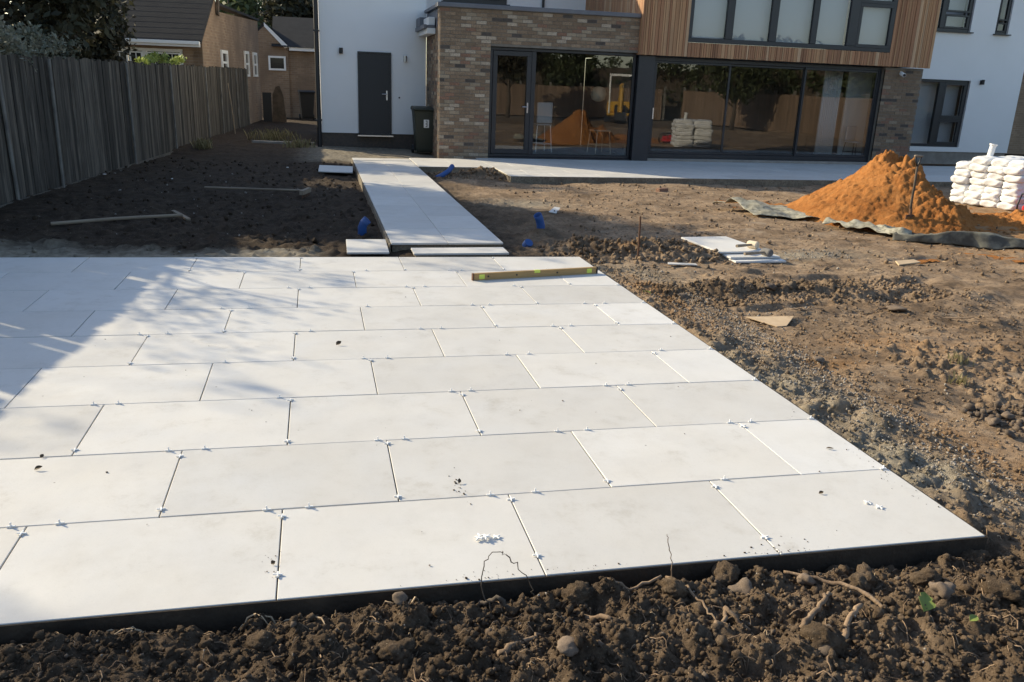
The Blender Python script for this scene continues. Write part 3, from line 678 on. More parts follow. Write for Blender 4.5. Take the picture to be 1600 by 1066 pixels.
# ------------------------------------------------------------------ left fence
fx = lambda y: -6.5+.1*(y-7.5)
fence = empty('fence', (fx(10), 10, 0)); tag(fence, 'weathered dark grey close boarded timber fence along the left side', 'fence')
ang = math.atan2(-.1, 1.)
fence.rotation_euler = (0, 0, ang)
sc_ = math.sqrt(1.01)
board_ms = [B().prism([(-.052, 0), (.052, 0), (.052, .012), (-.052, .022)], 0, 1.75, 'z').mesh('board', 'fence') for _ in range(1)]
s = (-2-10)*sc_
while s < (26.6-10)*sc_:
    yy = 10+s/sc_; top = 1.74+rnd.uniform(-.022, .026)
    near = yy < 9
    gap = near and rnd.random() < .12
    hh = top - (rnd.uniform(.05, .3) if gap else 0)
    base = -.1
    o = inst('board', board_ms[0], fence, (-.02+rnd.uniform(-.004, .004), s, base), (rnd.uniform(-.006, .006), rnd.uniform(-.012, .012), math.pi/2), (1, 1, (hh-base)/1.75))
    s += .098 + (.012 if near and rnd.random() < .1 else 0)
pst = B().box(.0, .03, -.028, .028, 0, 1.84).mesh('post', 'post', bevel=.006)
for yy in (-1.95, .4, 2.2, 4.0, 5.8, 7.6, 9.45, 10.93, 14.4, 17.3, 20.6, 22.3, 24.6, 26.3):
    inst('post', pst, fence, (.0, (yy-10)*sc_, -.12), (rnd.uniform(.01, .06), rnd.uniform(.0, .03), 0))
for zz in (.35, 1.0, 1.55): B().box(-.062, -.037, -12, 16.6, zz-.04, zz+.04).build('rail', 'fence', fence)
B().box(.003, .02, -12, 16.5, -.25, -.03).build('gravel_board', 'fence', fence)

# fences on the other sides of the garden (seen mirrored in the glass)
def panel_fence(label, loc, rz, n):
    f = empty('fence', loc, rz); tag(f, label, 'fence')
    bmsh = B().box(-.06, .06, 0, .02, 0, 1.75).mesh('board', 'fence_tan'); pm_ = B().box(-.05, .05, -.06, .04, 0, 1.95).mesh('post', 'post')
    for i in range(int(n*1.8/.128)): inst('board', bmsh, f, (i*.128, rnd.uniform(-.004, .004), rnd.uniform(-.01, .01)))
    for i in range(n+1): inst('post', pm_, f, (i*1.8, -.03, 0))
    B().box(0, n*1.8, -.02, -.002, .4, .48).box(0, n*1.8, -.02, -.002, 1.4, 1.48).build('rail', 'post', f)
    return f
panel_fence('tan timber fence on the right boundary, mirrored in the sliding doors', (19.3, -13.8, -.2), math.pi/2, 14)
panel_fence('tan timber fence across the far end of the garden, mirrored in the glass', (-7.0, -14.0, -.2), 0, 14)

# ------------------------------------------------------------------ trees and plants
def leaf_cloud(n, clumps, size, tilt=1., flat=False):
    """n leaf faces spread through a list of clumps (cx,cy,cz,rx,ry,rz,weight,tone)"""
    cl = np.array(clumps, float); wts = cl[:, 6]/cl[:, 6].sum()
    k = rng.choice(len(cl), n, p=wts); c = cl[k]
    u = rng.normal(size=(n, 3)); u /= np.linalg.norm(u, axis=1)[:, None]; rr = rng.random(n)**.55
    P = c[:, :3] + u*rr[:, None]*c[:, 3:6]
    a = rng.normal(size=(n, 3)); a[:, 2] *= tilt; a /= np.linalg.norm(a, axis=1)[:, None]
    b = np.cross(a, rng.normal(size=(n, 3))); b /= np.linalg.norm(b, axis=1)[:, None]
    nn = np.cross(a, b)
    s = size*rng.uniform(.55, 1.3, n)[:, None]
    V = np.stack([P-a*s, P-b*s*.45+nn*s*.12, P+a*s, P+b*s*.45+nn*s*.12], 1).reshape(-1, 3)
    F = np.arange(4*n).reshape(n, 4)
    tone_ = np.clip(c[:, 7] + rng.normal(0, .22, n), 0, 1)
    return V, F, np.repeat(tone_, 4)
def clumps_for(c, r, n, tone=.4, spread=.75, size=(.25, .5)):
    out = []
    for _ in range(n):
        u = rng.normal(size=3); u /= np.linalg.norm(u); q = rng.random()**.4*spread
        s = rng.uniform(*size)
        out.append((c[0]+u[0]*r[0]*q, c[1]+u[1]*r[1]*q, c[2]+u[2]*r[2]*q, r[0]*s, r[1]*s, r[2]*s*.85, s**2, np.clip(tone+rng.normal(0, .2), 0, 1)))
    return out
def tree(name, label, cat, base, h, r, nleaf, lsize, m, trunk=.12, crown_z=.6, nclump=22, tone=.4, group=None, rz=None):
    t = empty(name, base); tag(t, label, cat, group)
    b = B(); top = h*crown_z
    b.tube([(0, 0, 0), (.05*h*.3, 0, top*.5), (0, .03*h, top), (.02, 0, h*.85)], [trunk, trunk*.8, trunk*.55, trunk*.15], 8)
    for i in range(9):
        an = rng.uniform(0, 6.28); zz = h*rng.uniform(.25, .7); L = r*rng.uniform(.5, .95)
        b.tube([(0, 0, zz), (L*.5*math.cos(an), L*.5*math.sin(an), zz+L*.3), (L*math.cos(an), L*math.sin(an), zz+L*.55)], [trunk*.4, trunk*.22, trunk*.05], 5)
    b.build('trunk', 'bark', t, smooth=True)
    rv = rz or h*(1-crown_z)*.95
    V, F, tn = leaf_cloud(nleaf, clumps_for((0, 0, h-rv*.98), (r, r, rv), nclump, tone), lsize)
    me = np_mesh('crown', V, F, m, attr={'tone': ('FLOAT', tn)}); o = bpy.data.objects.new('crown', me); link(o, t)
    return t
tree('evergreen_bush', 'big dark evergreen shrub rising behind the left end of the fence', 'shrub', (-7.6, 13.7, -.1), 5.4, 2.0, 15000, .085, 'leaf_dark', .12, .35, 34, .35, rz=2.4)
tree('evergreen_bush', 'tall dark conifer behind the fence beside the bungalow window', 'tree', (-7.55, 18.6, -.1), 6.4, 1.25, 14000, .08, 'leaf_dark', .1, .2, 36, .2, rz=3.1)
tree('loose_tree', 'brownish thin leaved tree furthest left behind the fence', 'tree', (-9.7, 15.2, -.1), 7.2, 2.2, 15000, .09, 'leaf_brown', .13, .4, 20, .4, rz=2.4)
# pale leaved climber spilling over the fence
cb = empty('climbing_shrub', (-6.35, 11.6, 1.6)); tag(cb, 'pale grey leaved climber spilling over the fence top at left', 'shrub')
V, F, tn = leaf_cloud(1900, [(rng.uniform(-.35, .12), rng.uniform(-1.7, 1.5), rng.uniform(.0, .55), .2, .3, .16, 1, rng.uniform(.0, .5)) for _ in range(26)], .045)
link(bpy.data.objects.new('leaves', np_mesh('leaves', V, F, 'leaf_pale', attr={'tone': ('FLOAT', tn)})), cb)
cs = B()
for i in range(12):
    y0 = rng.uniform(-1.1, 1.5); cs.tube([(-.35, y0, -.5), (-.4, y0+.1, .1), (-.3, y0+.3, .5)], [.014, .01, .004], 5)
cs.build('stems', 'bark', cb)
lb = empty('climbing_shrub', (-5.62, 17.4, 1.7)); tag(lb, 'bright yellow green climber on the fence top below the bungalow window', 'shrub')
V, F, tn = leaf_cloud(750, [(rng.uniform(-.2, .05), t_, .05+.14*math.sin((t_+1.7)*1.1)**2, .1, .3, .09, 1, rng.uniform(.4, 1)) for t_ in np.linspace(-1.9, 2.5, 16)], .055)
link(bpy.data.objects.new('leaves', np_mesh('leaves', V, F, 'leaf_lime', attr={'tone': ('FLOAT', tn)})), lb)
B().tube([(-.1, -1.8, -.2), (-.12, 0, .1), (-.1, 2.2, 0)], [.012, .01, .006], 5).build('stems', 'bark', lb)
# thin twiggy trees off to the left: their branches streak the slabs and the path
def twiggy(label, base, h, r, seed, nl=700, ls=.045):
    rg = random.Random(seed); t = empty('bare_tree', base); tag(t, label, 'tree')
    b = B(); b.tube([(0, 0, 0), (.05, .05, h*.4), (0, 0, h*.75)], [.09, .07, .03], 7); cl = []
    for i in range(34):
        z0 = h*rg.uniform(.22, .75); a = rg.uniform(0, 6.28); L = r*rg.uniform(.5, 1.1); up = L*rg.uniform(.1, .6)
        p1 = (L*.5*math.cos(a), L*.5*math.sin(a), z0+up*.5); p2 = (L*math.cos(a+.2), L*math.sin(a+.2), z0+up)
        b.tube([(0, 0, z0), p1, p2], [.022, .013, .004], 4)
        for j in range(4):
            a2 = a+rg.uniform(-1, 1); q = (p1[0]+.4*L*math.cos(a2), p1[1]+.4*L*math.sin(a2), p1[2]+rg.uniform(-.1, .4)*L)
            b.tube([p1, q], [.009, .003], 4); cl.append((*q, .22, .22, .16, 1, .4))
        cl.append((*p2, .25, .25, .2, 1, .4))
    b.build('trunk', 'bark', t)
    V, F, tn = leaf_cloud(nl, cl, ls); link(bpy.data.objects.new('crown', np_mesh('crown', V, F, 'leaf_mid', attr={'tone': ('FLOAT', tn)})), t)
twiggy('low thin leaved bush just behind the left fence, out of the picture', (-7.7, 8.2, -.1), 3.5, 1.5, 12, 2600, .032)
twiggy('twiggy half bare tree just out of the picture beyond the left fence', (-9.4, 9.6, -.1), 4.6, 1.9, 3, 2600)
twiggy('second thin twiggy tree behind the fence further towards the house', (-9.8, 12.0, -.1), 5.6, 2.1, 5, 3000)
twiggy('tall sparse tree well out of the picture to the left', (-15.5, 9.0, -.1), 8.5, 3.0, 8, 3000)
# trees behind the far bungalow and mirrored trees
for i, (x, y, h, r, m_, lb_) in enumerate(((-6.6, 44, 6.2, 2.6, 'leaf_mid', 'olive green tree behind the far bungalow roof, left of the white house'), (-3.2, 48, 7., 3., 'leaf_dark', 'dark green tree behind the far bungalow beside the white corner'), (-10.5, 50, 5.0, 2.8, 'leaf_pale', 'pale sunlit twiggy tree between the two bungalows'))):
    tree('garden_tree', lb_, 'tree', (x, y, -.2), h, r, 9000, .2, m_, .15, .3, 30, .5, rz=h*.42)
for i, (x, y, h, r, m_) in enumerate(((16.8, -2.2, 4.4, 1.7, 'leaf_mid'), (7.2, -8.5, 5.2, 2.4, 'leaf_dark'), (20.8, 2, 4.2, 2., 'leaf_mid'), (21.5, -6, 4.6, 2.6, 'leaf_mid'), (12.2, -16, 4.5, 2.4, 'leaf_mid'))):
    tree('garden_tree', 'leafy tree at the unseen end of the garden, mirrored in the glass', 'tree', (x, y, -.2), h, r, 4000, .16, m_, .12, .35, 24, .4, 'trees mirrored in the glass doors', rz=h*.36)
for lab, p0, p1 in (('tall dark hedge along the right boundary behind the tan fence, mirrored in the glass', (20.6, -15.5), (20.6, 13)), ('tall dark hedge across the garden end behind the tan fence, mirrored in the glass', (-8, -15.6), (20.2, -15.6))):
    hg = empty('hedge', (0, 0, -.2)); tag(hg, lab, 'hedge')
    ax, ay, bx, by = *p0, *p1; wx = .55
    V, F, tn = leaf_cloud(15000, [(ax+(bx-ax)*t+rng.normal()*.25, ay+(by-ay)*t+rng.normal()*.25, rng.uniform(.6, 3.2), .7, .7, .6, 1, rng.uniform(.1, .8)) for t in np.linspace(0, 1, 160)], .15)
    link(bpy.data.objects.new('leaves', np_mesh('leaves', V, F, 'leaf_mid', attr={'tone': ('FLOAT', tn)})), hg)
    B().box(min(ax, bx)-.3, max(ax, bx)+.3, min(ay, by)-.3, max(ay, by)+.3, 0, 2.9).build('branches', 'bark', hg)
def tuft(label, x, y, n, hgt, rad):
    z = gz(x, y); V = []; tn = []
    for i in range(n):
        a = rng.uniform(0, 6.28); d0 = rng.random()*rad; px, py = x+d0*math.cos(a), y+d0*math.sin(a); l = hgt*rng.uniform(.5, 1.1); b2 = rng.uniform(0, 6.28); lean = rng.uniform(.1, .7)*l; wv = .004+.004*rng.random()
        cx, sx = math.cos(b2), math.sin(b2)
        V += [(px-sx*wv, py+cx*wv, z-.02), (px+sx*wv, py-cx*wv, z-.02), (px+cx*lean*.5+sx*wv*.7, py+sx*lean*.5-cx*wv*.7, z+l*.7), (px+cx*lean, py+sx*lean, z+l)]; tn += [rng.random()]*4
    me = np_mesh('grass_tuft', np.array(V), np.arange(len(V)).reshape(-1, 4), 'grass', attr={'tone': ('FLOAT', np.array(tn))})
    tag(link(bpy.data.objects.new('grass_tuft', me)), label, 'grass')
tuft('yellow green weed tuft at the foot of the left fence', -5.0, 17.5, 160, .22, .22)
tuft('small dry grass tuft on the bare soil at right', 1.47, 1.86, 36, .07, .08)
tuft('faint grass tuft beside the right edge of the picture', 1.75, 2.2, 30, .06, .09)
tuft('low weeds growing by the corner of the white house', -2.95, 18.3, 160, .2, .4)
tuft('scrappy dark weeds in the passage between the fence and the white house', -3.6, 20.5, 200, .3, .7)

# ------------------------------------------------------------------ neighbouring bungalows
bu = empty('bungalow', (-5.33, 21.55, 0), ang); tag(bu, 'brick bungalow with dark roof and white framed window behind the fence', 'house')
B().box(-3.6, -.02, .0, .25, -.2, 1.2).box(-3.6, -2.35, .0, .25, 1.2, 2.3).box(-.5, -.02, 0, .25, 1.2, 2.3).box(-2.35, -.5, 0, .25, 2.15, 2.3).build('front_wall', 'yellow_brick', bu)
B().prism([(0, -.2), (8.9, -.2), (8.9, 3.38), (1.95, 3.22), (1.9, 3.75), (0, 2.32)], -.25, 0, 'x').build('gable_wall', 'yellow_brick', bu)
rfb = B().prism([(-.35, 2.28), (-.33, 2.36), (2.0, 3.95), (2.6, 3.9), (2.6, 3.7), (2.0, 3.8)], -3.75, .06, 'x').build('roof', 'roof', bu)
for i in range(11):
    tz = i/11; B().box(-3.72, .05, -.3+2.2*tz, -.3+2.2*tz+.12, 2.375+1.5*tz, 2.384+1.5*tz).build('tile_course', 'roof', rfb)
B().box(-3.75, .03, -.40, -.34, 2.2, 2.33).box(-3.75, .03, -.46, -.401, 2.26, 2.34).build('fascia', 'white', bu, bevel=.005)
B().box(-.26, .05, 2.02, 9., 3.39, 3.46).build('coping', 'roof', bu)
B().prism([(1.86, 3.15), (2.0, 3.1), (2.12, 3.5), (1.98, 3.9)], .02, .08, 'x').build('bargeboard', 'bark', bu)
wf = frame(B(), -2.34, -.51, 1.21, 2.14, .02, .07, .1).box(-1.5, -1.4, .02, .12, 1.28, 2.07).build('window', 'white', bu)
for a, b in ((-2.26, -1.86), (-1.82, -1.5), (-1.4, -1.0), (-.96, -.58)):
    frame(B(), a, b, 1.3, 2.05, .0, .035, .06).build('sash', 'white', wf); B().box(a+.03, b-.03, .03, .04, 1.33, 2.02).build('pane', 'pane_dark', wf)
    B().box((a+b)/2-.01, (a+b)/2+.01, .01, .028, 1.34, 2.01).build('glazing_bar', 'white', wf)
for y0, y1, z0, z1 in ((2.2, 3.05, 1.55, 2.22), (5.85, 6.6, 1.5, 2.3), (7.45, 8.2, 1.5, 2.3)):
    w2 = B().box(.001, .05, y0, y1, z1-.09, z1).box(.001, .05, y0, y0+.1, z0, z1-.09).box(.001, .05, y1-.1, y1, z0, z1-.09).box(.001, .05, y0+.1, y1-.1, z0, z0+.07).box(.002, .03, y0+.1, y1-.1, (z0+z1)/2-.03, (z0+z1)/2+.03).build('window', 'white', bu)
    B().box(.001, .012, y0+.09, y1-.09, z0+.05, z1-.08).build('pane', 'pane_dark', w2)
b2 = empty('bungalow', (-3.5, 33, 0)); tag(b2, 'far brick bungalow with white bargeboard between the fence and white house', 'house')
B().box(0, 3., 0, .25, -.2, 2.55).build('front_wall', 'yellow_brick', b2)
B().prism([(-1.9, -.2), (0, -.2), (0, 2.6), (-.85, 3.36), (-1.7, 2.6), (-1.9, 2.6)], -.1, .1).build('gable_wall', 'yellow_brick', b2)
B().prism([(-.12, 2.58), (.06, 2.62), (-.85, 3.48), (-.85, 3.34)], -.2, -.101).build('bargeboard', 'white', b2)
B().box(0.05, 3.2, -.25, -.15, 2.5, 2.62).build('fascia', 'white', b2)
B().prism([(-.3, 2.63), (2.0, 3.85), (5, 2.7)], -.6, 3.2, 'x').build('roof', 'roof', b2)
B().prism([(-1.8, 2.5), (.1, 2.64), (-.85, 3.5)], -.09, 5, 'y').build('roof', 'roof', b2)
w2 = frame(B(), -.75, -.1, 1.75, 2.28, -.16, .07, .055).build('window', 'white', b2); B().box(-.68, -.17, -.14, -.13, 1.82, 2.21).build('pane', 'pane_dark', w2)
nb = empty('neighbour_house', (17.9, 24, 0)); tag(nb, 'sunlit yellow brick neighbouring house beyond the right corner', 'house')
B().box(0, 6, 0, 6, -.2, 5).build('wall', 'yellow_brick', nb); B().prism([(-.2, 5), (6.2, 5), (3, 7.4)], -.2, 6.2).build('roof', 'roof', nb)
B().box(-.02, 6.02, -.06, -.002, 2.5, 2.62).build('soldier_course', 'brick5', nb)

# ------------------------------------------------------------------ wheelie bins
def wheelie(label, loc, rz, m):
    t = empty('wheelie_bin', loc, rz); tag(t, label, 'bin')
    b = B(); vs = []
    for z, hx, y0, y1 in ((.06, .20, -.22, .22), (.12, .21, -.24, .23), (.94, .27, -.33, .27), (1.0, .285, -.345, .28)):
        vs += [(-hx, y0, z), (hx, y0, z), (hx, y1, z), (-hx, y1, z)]
    fs = [(3, 2, 1, 0), (12, 13, 14, 15)] + [(i*4+k, i*4+(k+1) % 4, i*4+4+(k+1) % 4, i*4+4+k) for i in range(3) for k in range(4)]
    b.add(vs, fs).build('body', m, t, bevel=.012)
    B().prism([(-.38, 1.0), (.30, 1.0), (.31, 1.06), (.2, 1.085), (-.3, 1.06), (-.39, 1.035)], -.3, .3, 'x').build('lid', m, t, bevel=.01)
    B().tube([(-.27, .36, 1.0), (.27, .36, 1.0)], .018).box(-.24, -.2, .28, .36, .97, 1.02).box(.2, .24, .28, .36, .97, 1.02).build('handle', m, t)
    for s in (-1, 1): B().tube([(s*.23, .22, .1), (s*.285, .22, .1)], .1, 16).build('wheel', 'black', t)
    return t
wb = wheelie('dark green wheelie bin standing between the charcoal door and the brick extension', (-.06, 17.6, gz(-.06, 17.6)), 0, 'bin')
# house number sticker on the bin's front: white square with a dark digit
stk = B().box(-.06, .06, -.327, -.315, .62, .80).build('number_sticker', 'white', wb)
B().box(-.018, .022, -.331, -.3275, .765, .78).box(.006, .022, -.331, -.3275, .715, .764).box(-.02, .022, -.331, -.3275, .70, .714).box(.006, .022, -.331, -.3275, .655, .699).box(-.02, .022, -.331, -.3275, .64, .654).build('digit', 'black', stk)
wheelie('black wheelie bin far back by the corner of the white house', (-2.85, 31.4, gz(-2.85, 31.4)), .1, 'bin_black')
tb = empty('stacked_board', (-4.05, 29.5, gz(-4, 29.5))); tag(tb, 'dark boards leaning on the tan wall past the end of the fence', 'boards')
B().prism([(0, 0), (.5, 0), (.42, .9), (.3, 1.25), (.16, 1.2), (.05, .95)], 0, .04).build('board', 'bark', tb); B().box(-.3, 0.0, .05, .09, 0, 1.0).build('board', 'bin_black', tb)
dbr = empty('debris_pile', (-2.95, 19.3, gz(-2.95, 19.3))); tag(dbr, 'small pile of stones and rubble by the white house corner', 'rubble')

# ------------------------------------------------------------------ lumps: stones, crumbs
def lump_mesh(name, seed, m, sub=2, squash=.7, amp=.28):
    bm = bmesh.new(); bmesh.ops.create_icosphere(bm, subdivisions=sub, radius=1)
    rg = np.random.default_rng(seed); K = rg.normal(size=(6, 3)); ph = rg.uniform(0, 6, 6)
    for v in bm.verts:
        p = np.array(v.co); k = 1+amp*sum(math.sin(p@K[i]*1.6+ph[i]) for i in range(6))/2.2
        v.co = Vector(p*k); v.co.z *= squash
    me = bpy.data.meshes.new(name); bm.to_mesh(me); bm.free()
    if sub > 1: me.polygons.foreach_set('use_smooth', [True]*len(me.polygons))
    setmats(me, m); return me
for i in range(9):
    a = rng.uniform(0, 6.28); q = rng.uniform(0, .35); inst('stone', lump_mesh('stone', 60+i, 'stone', 1), dbr, (q*math.cos(a), q*math.sin(a), .03), (0, 0, a), rng.uniform(.04, .1))
def np_lump(sub, seed):
    bm = bmesh.new(); bmesh.ops.create_icosphere(bm, subdivisions=sub, radius=1); bm.verts.ensure_lookup_table()
    V = np.array([v.co for v in bm.verts]); F = np.array([[v.index for v in f.verts] for f in bm.faces]); bm.free()
    rg = np.random.default_rng(seed); K = rg.normal(size=(6, 3))*1.7; ph = rg.uniform(0, 6, 6)
    V = V*(1+.34*np.sin(V@K.T+ph).sum(1)/2)[:, None]*np.array([1, rg.uniform(.7, 1), rg.uniform(.55, .85)])
    return V, F
def grid_z(xa, ya):
    out = np.empty(len(xa))
    for (xs, ys, H), sel in ((HF, ya < .03), (HM, ya >= .03)):
        i = np.clip(np.searchsorted(xs, xa[sel]), 0, len(xs)-1); j = np.clip(np.searchsorted(ys, ya[sel]), 0, len(ys)-1); out[sel] = H[j, i]
    return out
def scatter(name, m, boxes, sub=1, keep=None, sink=.25):
    Vs, Fs, off = [], [], 0
    tm = [np_lump(sub, 100+i) for i in range(7)]
    for (n, x0, x1, y0, y1, r0, r1, pw) in boxes:
        xa = rng.uniform(x0, x1, n); ya = rng.uniform(y0, y1, n)
        if keep is not None: k = keep(xa, ya); xa, ya = xa[k], ya[k]
        za = grid_z(xa, ya)
        for x, y, z in zip(xa, ya, za):
            V, F = tm[rng.integers(7)]; r = r0+(r1-r0)*rng.random()**pw
            a, b, c = rng.uniform(0, 6.28, 3); ca, sa, cb_, sb_ = math.cos(a), math.sin(a), math.cos(b), math.sin(b)
            Rm = np.array([[ca, -sa*cb_, sa*sb_], [sa, ca*cb_, -ca*sb_], [0, sb_, cb_]])
            Vs.append(V@Rm.T*r + (x, y, z+r*.45)); Fs.append(F+off); off += len(V)
    V = np.concatenate(Vs); F = np.concatenate(Fs)
    attr = {'earth': ('FLOAT_COLOR', earth(V[:, 0], V[:, 1]))}
    o = bpy.data.objects.new(name, np_mesh(name, V, F, m, smooth=sub > 1, attr=attr)); o['kind'] = 'stuff'
    return link(o)
notpatio = lambda x, y: ~((x < .04) & (y > -.03) & (y < 5.46)) & ~((x > -1.84) & (x < -.58) & (y > 6.1)) & ~((x > .88) & (y > 12.66)) & ~((x > -.64) & (y > 14.2))
scatter('soil_crumbs', 'soil', [(20000, -4.1, .7, -.85, -.03, .0025, .011, 2.5), (700, -3.6, .6, -.8, -.05, .010, .022, 2.), (5000, .03, .8, -.1, 5.4, .003, .014, 2.5), (5000, .8, 3.6, -.3, 4.2, .003, .015, 2.8),
        (1500, .2, 3.2, 3.8, 4.7, .005, .024, 2.4), (900, -.2, 1.7, 5.6, 6.5, .007, .034, 2.2), (1600, .6, 7, 4.4, 12.6, .006, .028, 3.), (900, -6, -1.85, 5.6, 15.8, .008, .035, 2.5), (350, -.5, 1., 12.9, 14., .01, .04, 2.)], 1, notpatio)
scatter('pebbles', 'stone', [(300, -4., .6, -.8, -.05, .004, .013, 1.6), (500, .05, 3.5, -.2, 5., .004, .014, 2.), (160, 1.15, 1.7, .9, 1.5, .012, .028, 1.5), (350, .5, 7, 4, 12.6, .008, .028, 2.5), (120, -6, -1.9, 6, 15, .008, .025, 2.)], 1, notpatio)
scatter('chalk_bits', 'concrete', [(160, -4., .6, -.8, -.05, .003, .007, 1.6), (2600, .22, .75, .3, 4.2, .003, .010, 2.), (500, .03, 1.6, .2, 5.2, .004, .011, 2.), (260, 2.2, 3.4, 5.7, 6.2, .004, .012, 2.), (300, .5, 6, 5, 12, .006, .014, 2.), (60, -6, -2, 6, 14, .008, .018, 2)], 1, notpatio)

# larger stones in front, each its own
STN = 'stones lying on the dark soil'
def roughen(ms, amp, f):
    for me_ in ms:
        n_ = len(me_.vertices); cv = np.empty(n_*3, np.float32); me_.vertices.foreach_get('co', cv); cv = cv.reshape(-1, 3)
        k_ = 1+amp*fbm(cv[:, 0]+9, cv[:, 1]+cv[:, 2]*1.7, f, 4, .6); me_.vertices.foreach_set('co', (cv*k_[:, None]).ravel().astype(np.float32))
stone_ms = [lump_mesh('stone', 20+i, 'stone', 3, rnd.uniform(.5, .75), .32) for i in range(6)]
roughen(stone_ms, .16, 2.)
def stone(x, y, r, label, i=0, up=.5):
    z = gz(x, y); o = inst('stone', stone_ms[i % 6], None, (x, y, z+r*up), (rnd.uniform(-.4, .4), rnd.uniform(-.4, .4), rnd.uniform(0, 6)), r)
    return tag(o, label, 'stone', STN)
stone(-.88, -.13, .026, 'smooth pale tan pebble on the dark soil below the last front slab', 0, .9)
stone(-.46, -.31, .04, 'upright brown stone with a pointed top near the bottom right, left of the green leaf', 1, .8)
stone(-1.04, -.50, .045, 'large rounded brown stone cut by the bottom edge, right of centre', 2)
stone(-2.32, -.10, .03, 'grey brown stone leaning against the slab edge at bottom left', 3, .8)
stone(-1.86, -.42, .035, 'dark faceted stone in the soil below the front slabs, left of centre', 4)
stone(-1.12, .0-.12, .04, 'brown clod shaped stone just under the slab edge right of centre', 5)
for (x, y, r) in ((1.18, 1.25, .035), (1.3, 1.12, .03), (1.42, 1.2, .032), (1.25, 1.0, .028), (1.1, 1.05, .026), (1.36, 1.35, .03), (1.48, 1.05, .03)):
    stone(x, y, r, 'tan pebble in the small heap of pebbles at the right edge', int(r*1000) % 6, .6)

clod_ms = [lump_mesh('earth_clod', 40+i, 'soil', 4, rnd.uniform(.65, .85), .3) for i in range(5)]
for me_ in clod_ms:
    n_ = len(me_.vertices); cv = np.empty(n_*3, np.float32); me_.vertices.foreach_get('co', cv); cv = cv.reshape(-1, 3)
    k_ = 1+.17*fbm(cv[:, 0]*1.+9, cv[:, 1]+cv[:, 2]*1.7, 3.6, 5, .65); me_.vertices.foreach_set('co', (cv*k_[:, None]).ravel().astype(np.float32))
    at_ = me_.attributes.new('earth', 'FLOAT_COLOR', 'POINT'); at_.data.foreach_set('color', np.tile(np.array([.28, .05, .0, 1], np.float32), n_))
for i, (x, y, r, lb_) in enumerate(((-1.14, -.055, .045, 'large brown clod against the slab edge below the third front slab'), (-.66, -.16, .05, 'blocky brown clod right of the long slanting root'), (-.42, -.20, .055, 'wide brown clod near the right end of the front soil'), (-.06, -.02, .05, 'brown clod at the front right corner of the patio'), (-1.02, -.50, .055, 'big clod cut by the bottom edge right of centre'), (-1.72, -.10, .045, 'dark clod at the slab edge left of the cut root stump'), (-2.35, -.30, .05, 'dark clod at the bottom left of the front soil'), (-2.75, -.17, .045, 'dark clod below the first front slab'), (-.25, -.36, .06, 'large brown clod in the bottom right corner'), (-1.38, -.15, .035, 'brown clod beside the long hanging twig'))):
    o = inst('earth_clod', clod_ms[i % 5], None, (x, y, gz(x, y)+r*.28), (rnd.uniform(-.4, .4), rnd.uniform(-.4, .4), rnd.uniform(0, 6)), r); tag(o, lb_, 'clod', 'larger clods of earth')
# ------------------------------------------------------------------ roots and twigs in the front soil
def root(name, label, pts, r0, r1, m='root', n=6, jit=.006):
    P = []
    pts = [Vector(p) for p in pts]
    for i in range(len(pts)-1):
        for k in range(5): P.append(pts[i].lerp(pts[i+1], k/5) + Vector((rnd.uniform(-1, 1), rnd.uniform(-1, 1), rnd.uniform(-1, 1)))*jit)
    P.append(pts[-1])
    rr = [(r0+(r1-r0)*i/(len(P)-1))*rnd.uniform(.85, 1.15) for i in range(len(P))]
    o = B().tube(P, rr, n).build(name, m, None, smooth=True)
    return tag(o, label, 'root' if name == 'root' else 'twig', 'roots and twigs in the soil')
def G(x, y, h=.01): return (x, y, gz(x, y)+h)
root('root', 'thick pale forked root lying along the soil near the bottom, right of centre', [G(-1.06, -.40), G(-.98, -.34, .02), G(-.9, -.28, .02), G(-.84, -.23, .015)], .012, .007)
root('root', 'thick pale root below the forked one, running up to the right', [G(-.96, -.47), G(-.88, -.40, .02), G(-.80, -.34, .015)], .012, .008)
root('root', 'bent tan root sticking up at the bottom, right of centre', [G(-1.34, -.36), G(-1.28, -.31, .03), G(-1.27, -.28, .03), G(-1.22, -.36, .01)], .010, .007)
root('root', 'short cut root stump lying pale on soil left of the long twig', [G(-1.72, -.18, .0), G(-1.66, -.26, .02)], .010, .009)
root('root', 'flat pale root lying under the slab edge at centre', [G(-1.62, -.08), G(-1.52, -.07, .02), G(-1.40, -.05, .02)], .008, .005)
root('root', 'pale split root at the bottom edge, left of centre', [G(-2.05, -.36), G(-1.95, -.3, .02), G(-1.9, -.27, .015)], .012, .006)
root('root', 'long brown root slanting down from the slab edge, left of the green leaf', [G(-.93, -.06, .03), G(-.82, -.16, .02), G(-.74, -.27, .02), G(-.7, -.38, .015)], .006, .009)
root('twig', 'tall thin twig arching up in front of the second front slab', [G(-2.02, -.10, 0), (-2.05, -.07, .04), (-2.04, -.05, .13), (-1.99, -.04, .155), (-1.97, -.04, .14)], .0024, .0011, 'bark', 5)
root('twig', 'fine drooping twig beside the tall arching one', [(-1.97, -.04, .145), (-1.93, -.05, .10), (-1.88, -.06, .03), G(-1.87, -.07, 0)], .002, .0015, 'bark', 5)
root('twig', 'hair thin upright stalk in front of the third front slab', [G(-1.37, -.08, 0), (-1.37, -.06, .06), (-1.385, -.05, .13), (-1.39, -.04, .16)], .0022, .0012, 'root', 5, .003)
root('twig', 'long brown twig hanging down the soil at centre right', [G(-1.38, -.05, .03), G(-1.34, -.14, .02), G(-1.335, -.26, .02), G(-1.33, -.34, .015)], .0055, .003)
root('twig', 'dark broken twig stub at the slab edge below the arching twig', [G(-2.06, -.05, .02), G(-2.0, -.08, .035), G(-1.96, -.10, .01)], .009, .006, 'bark')
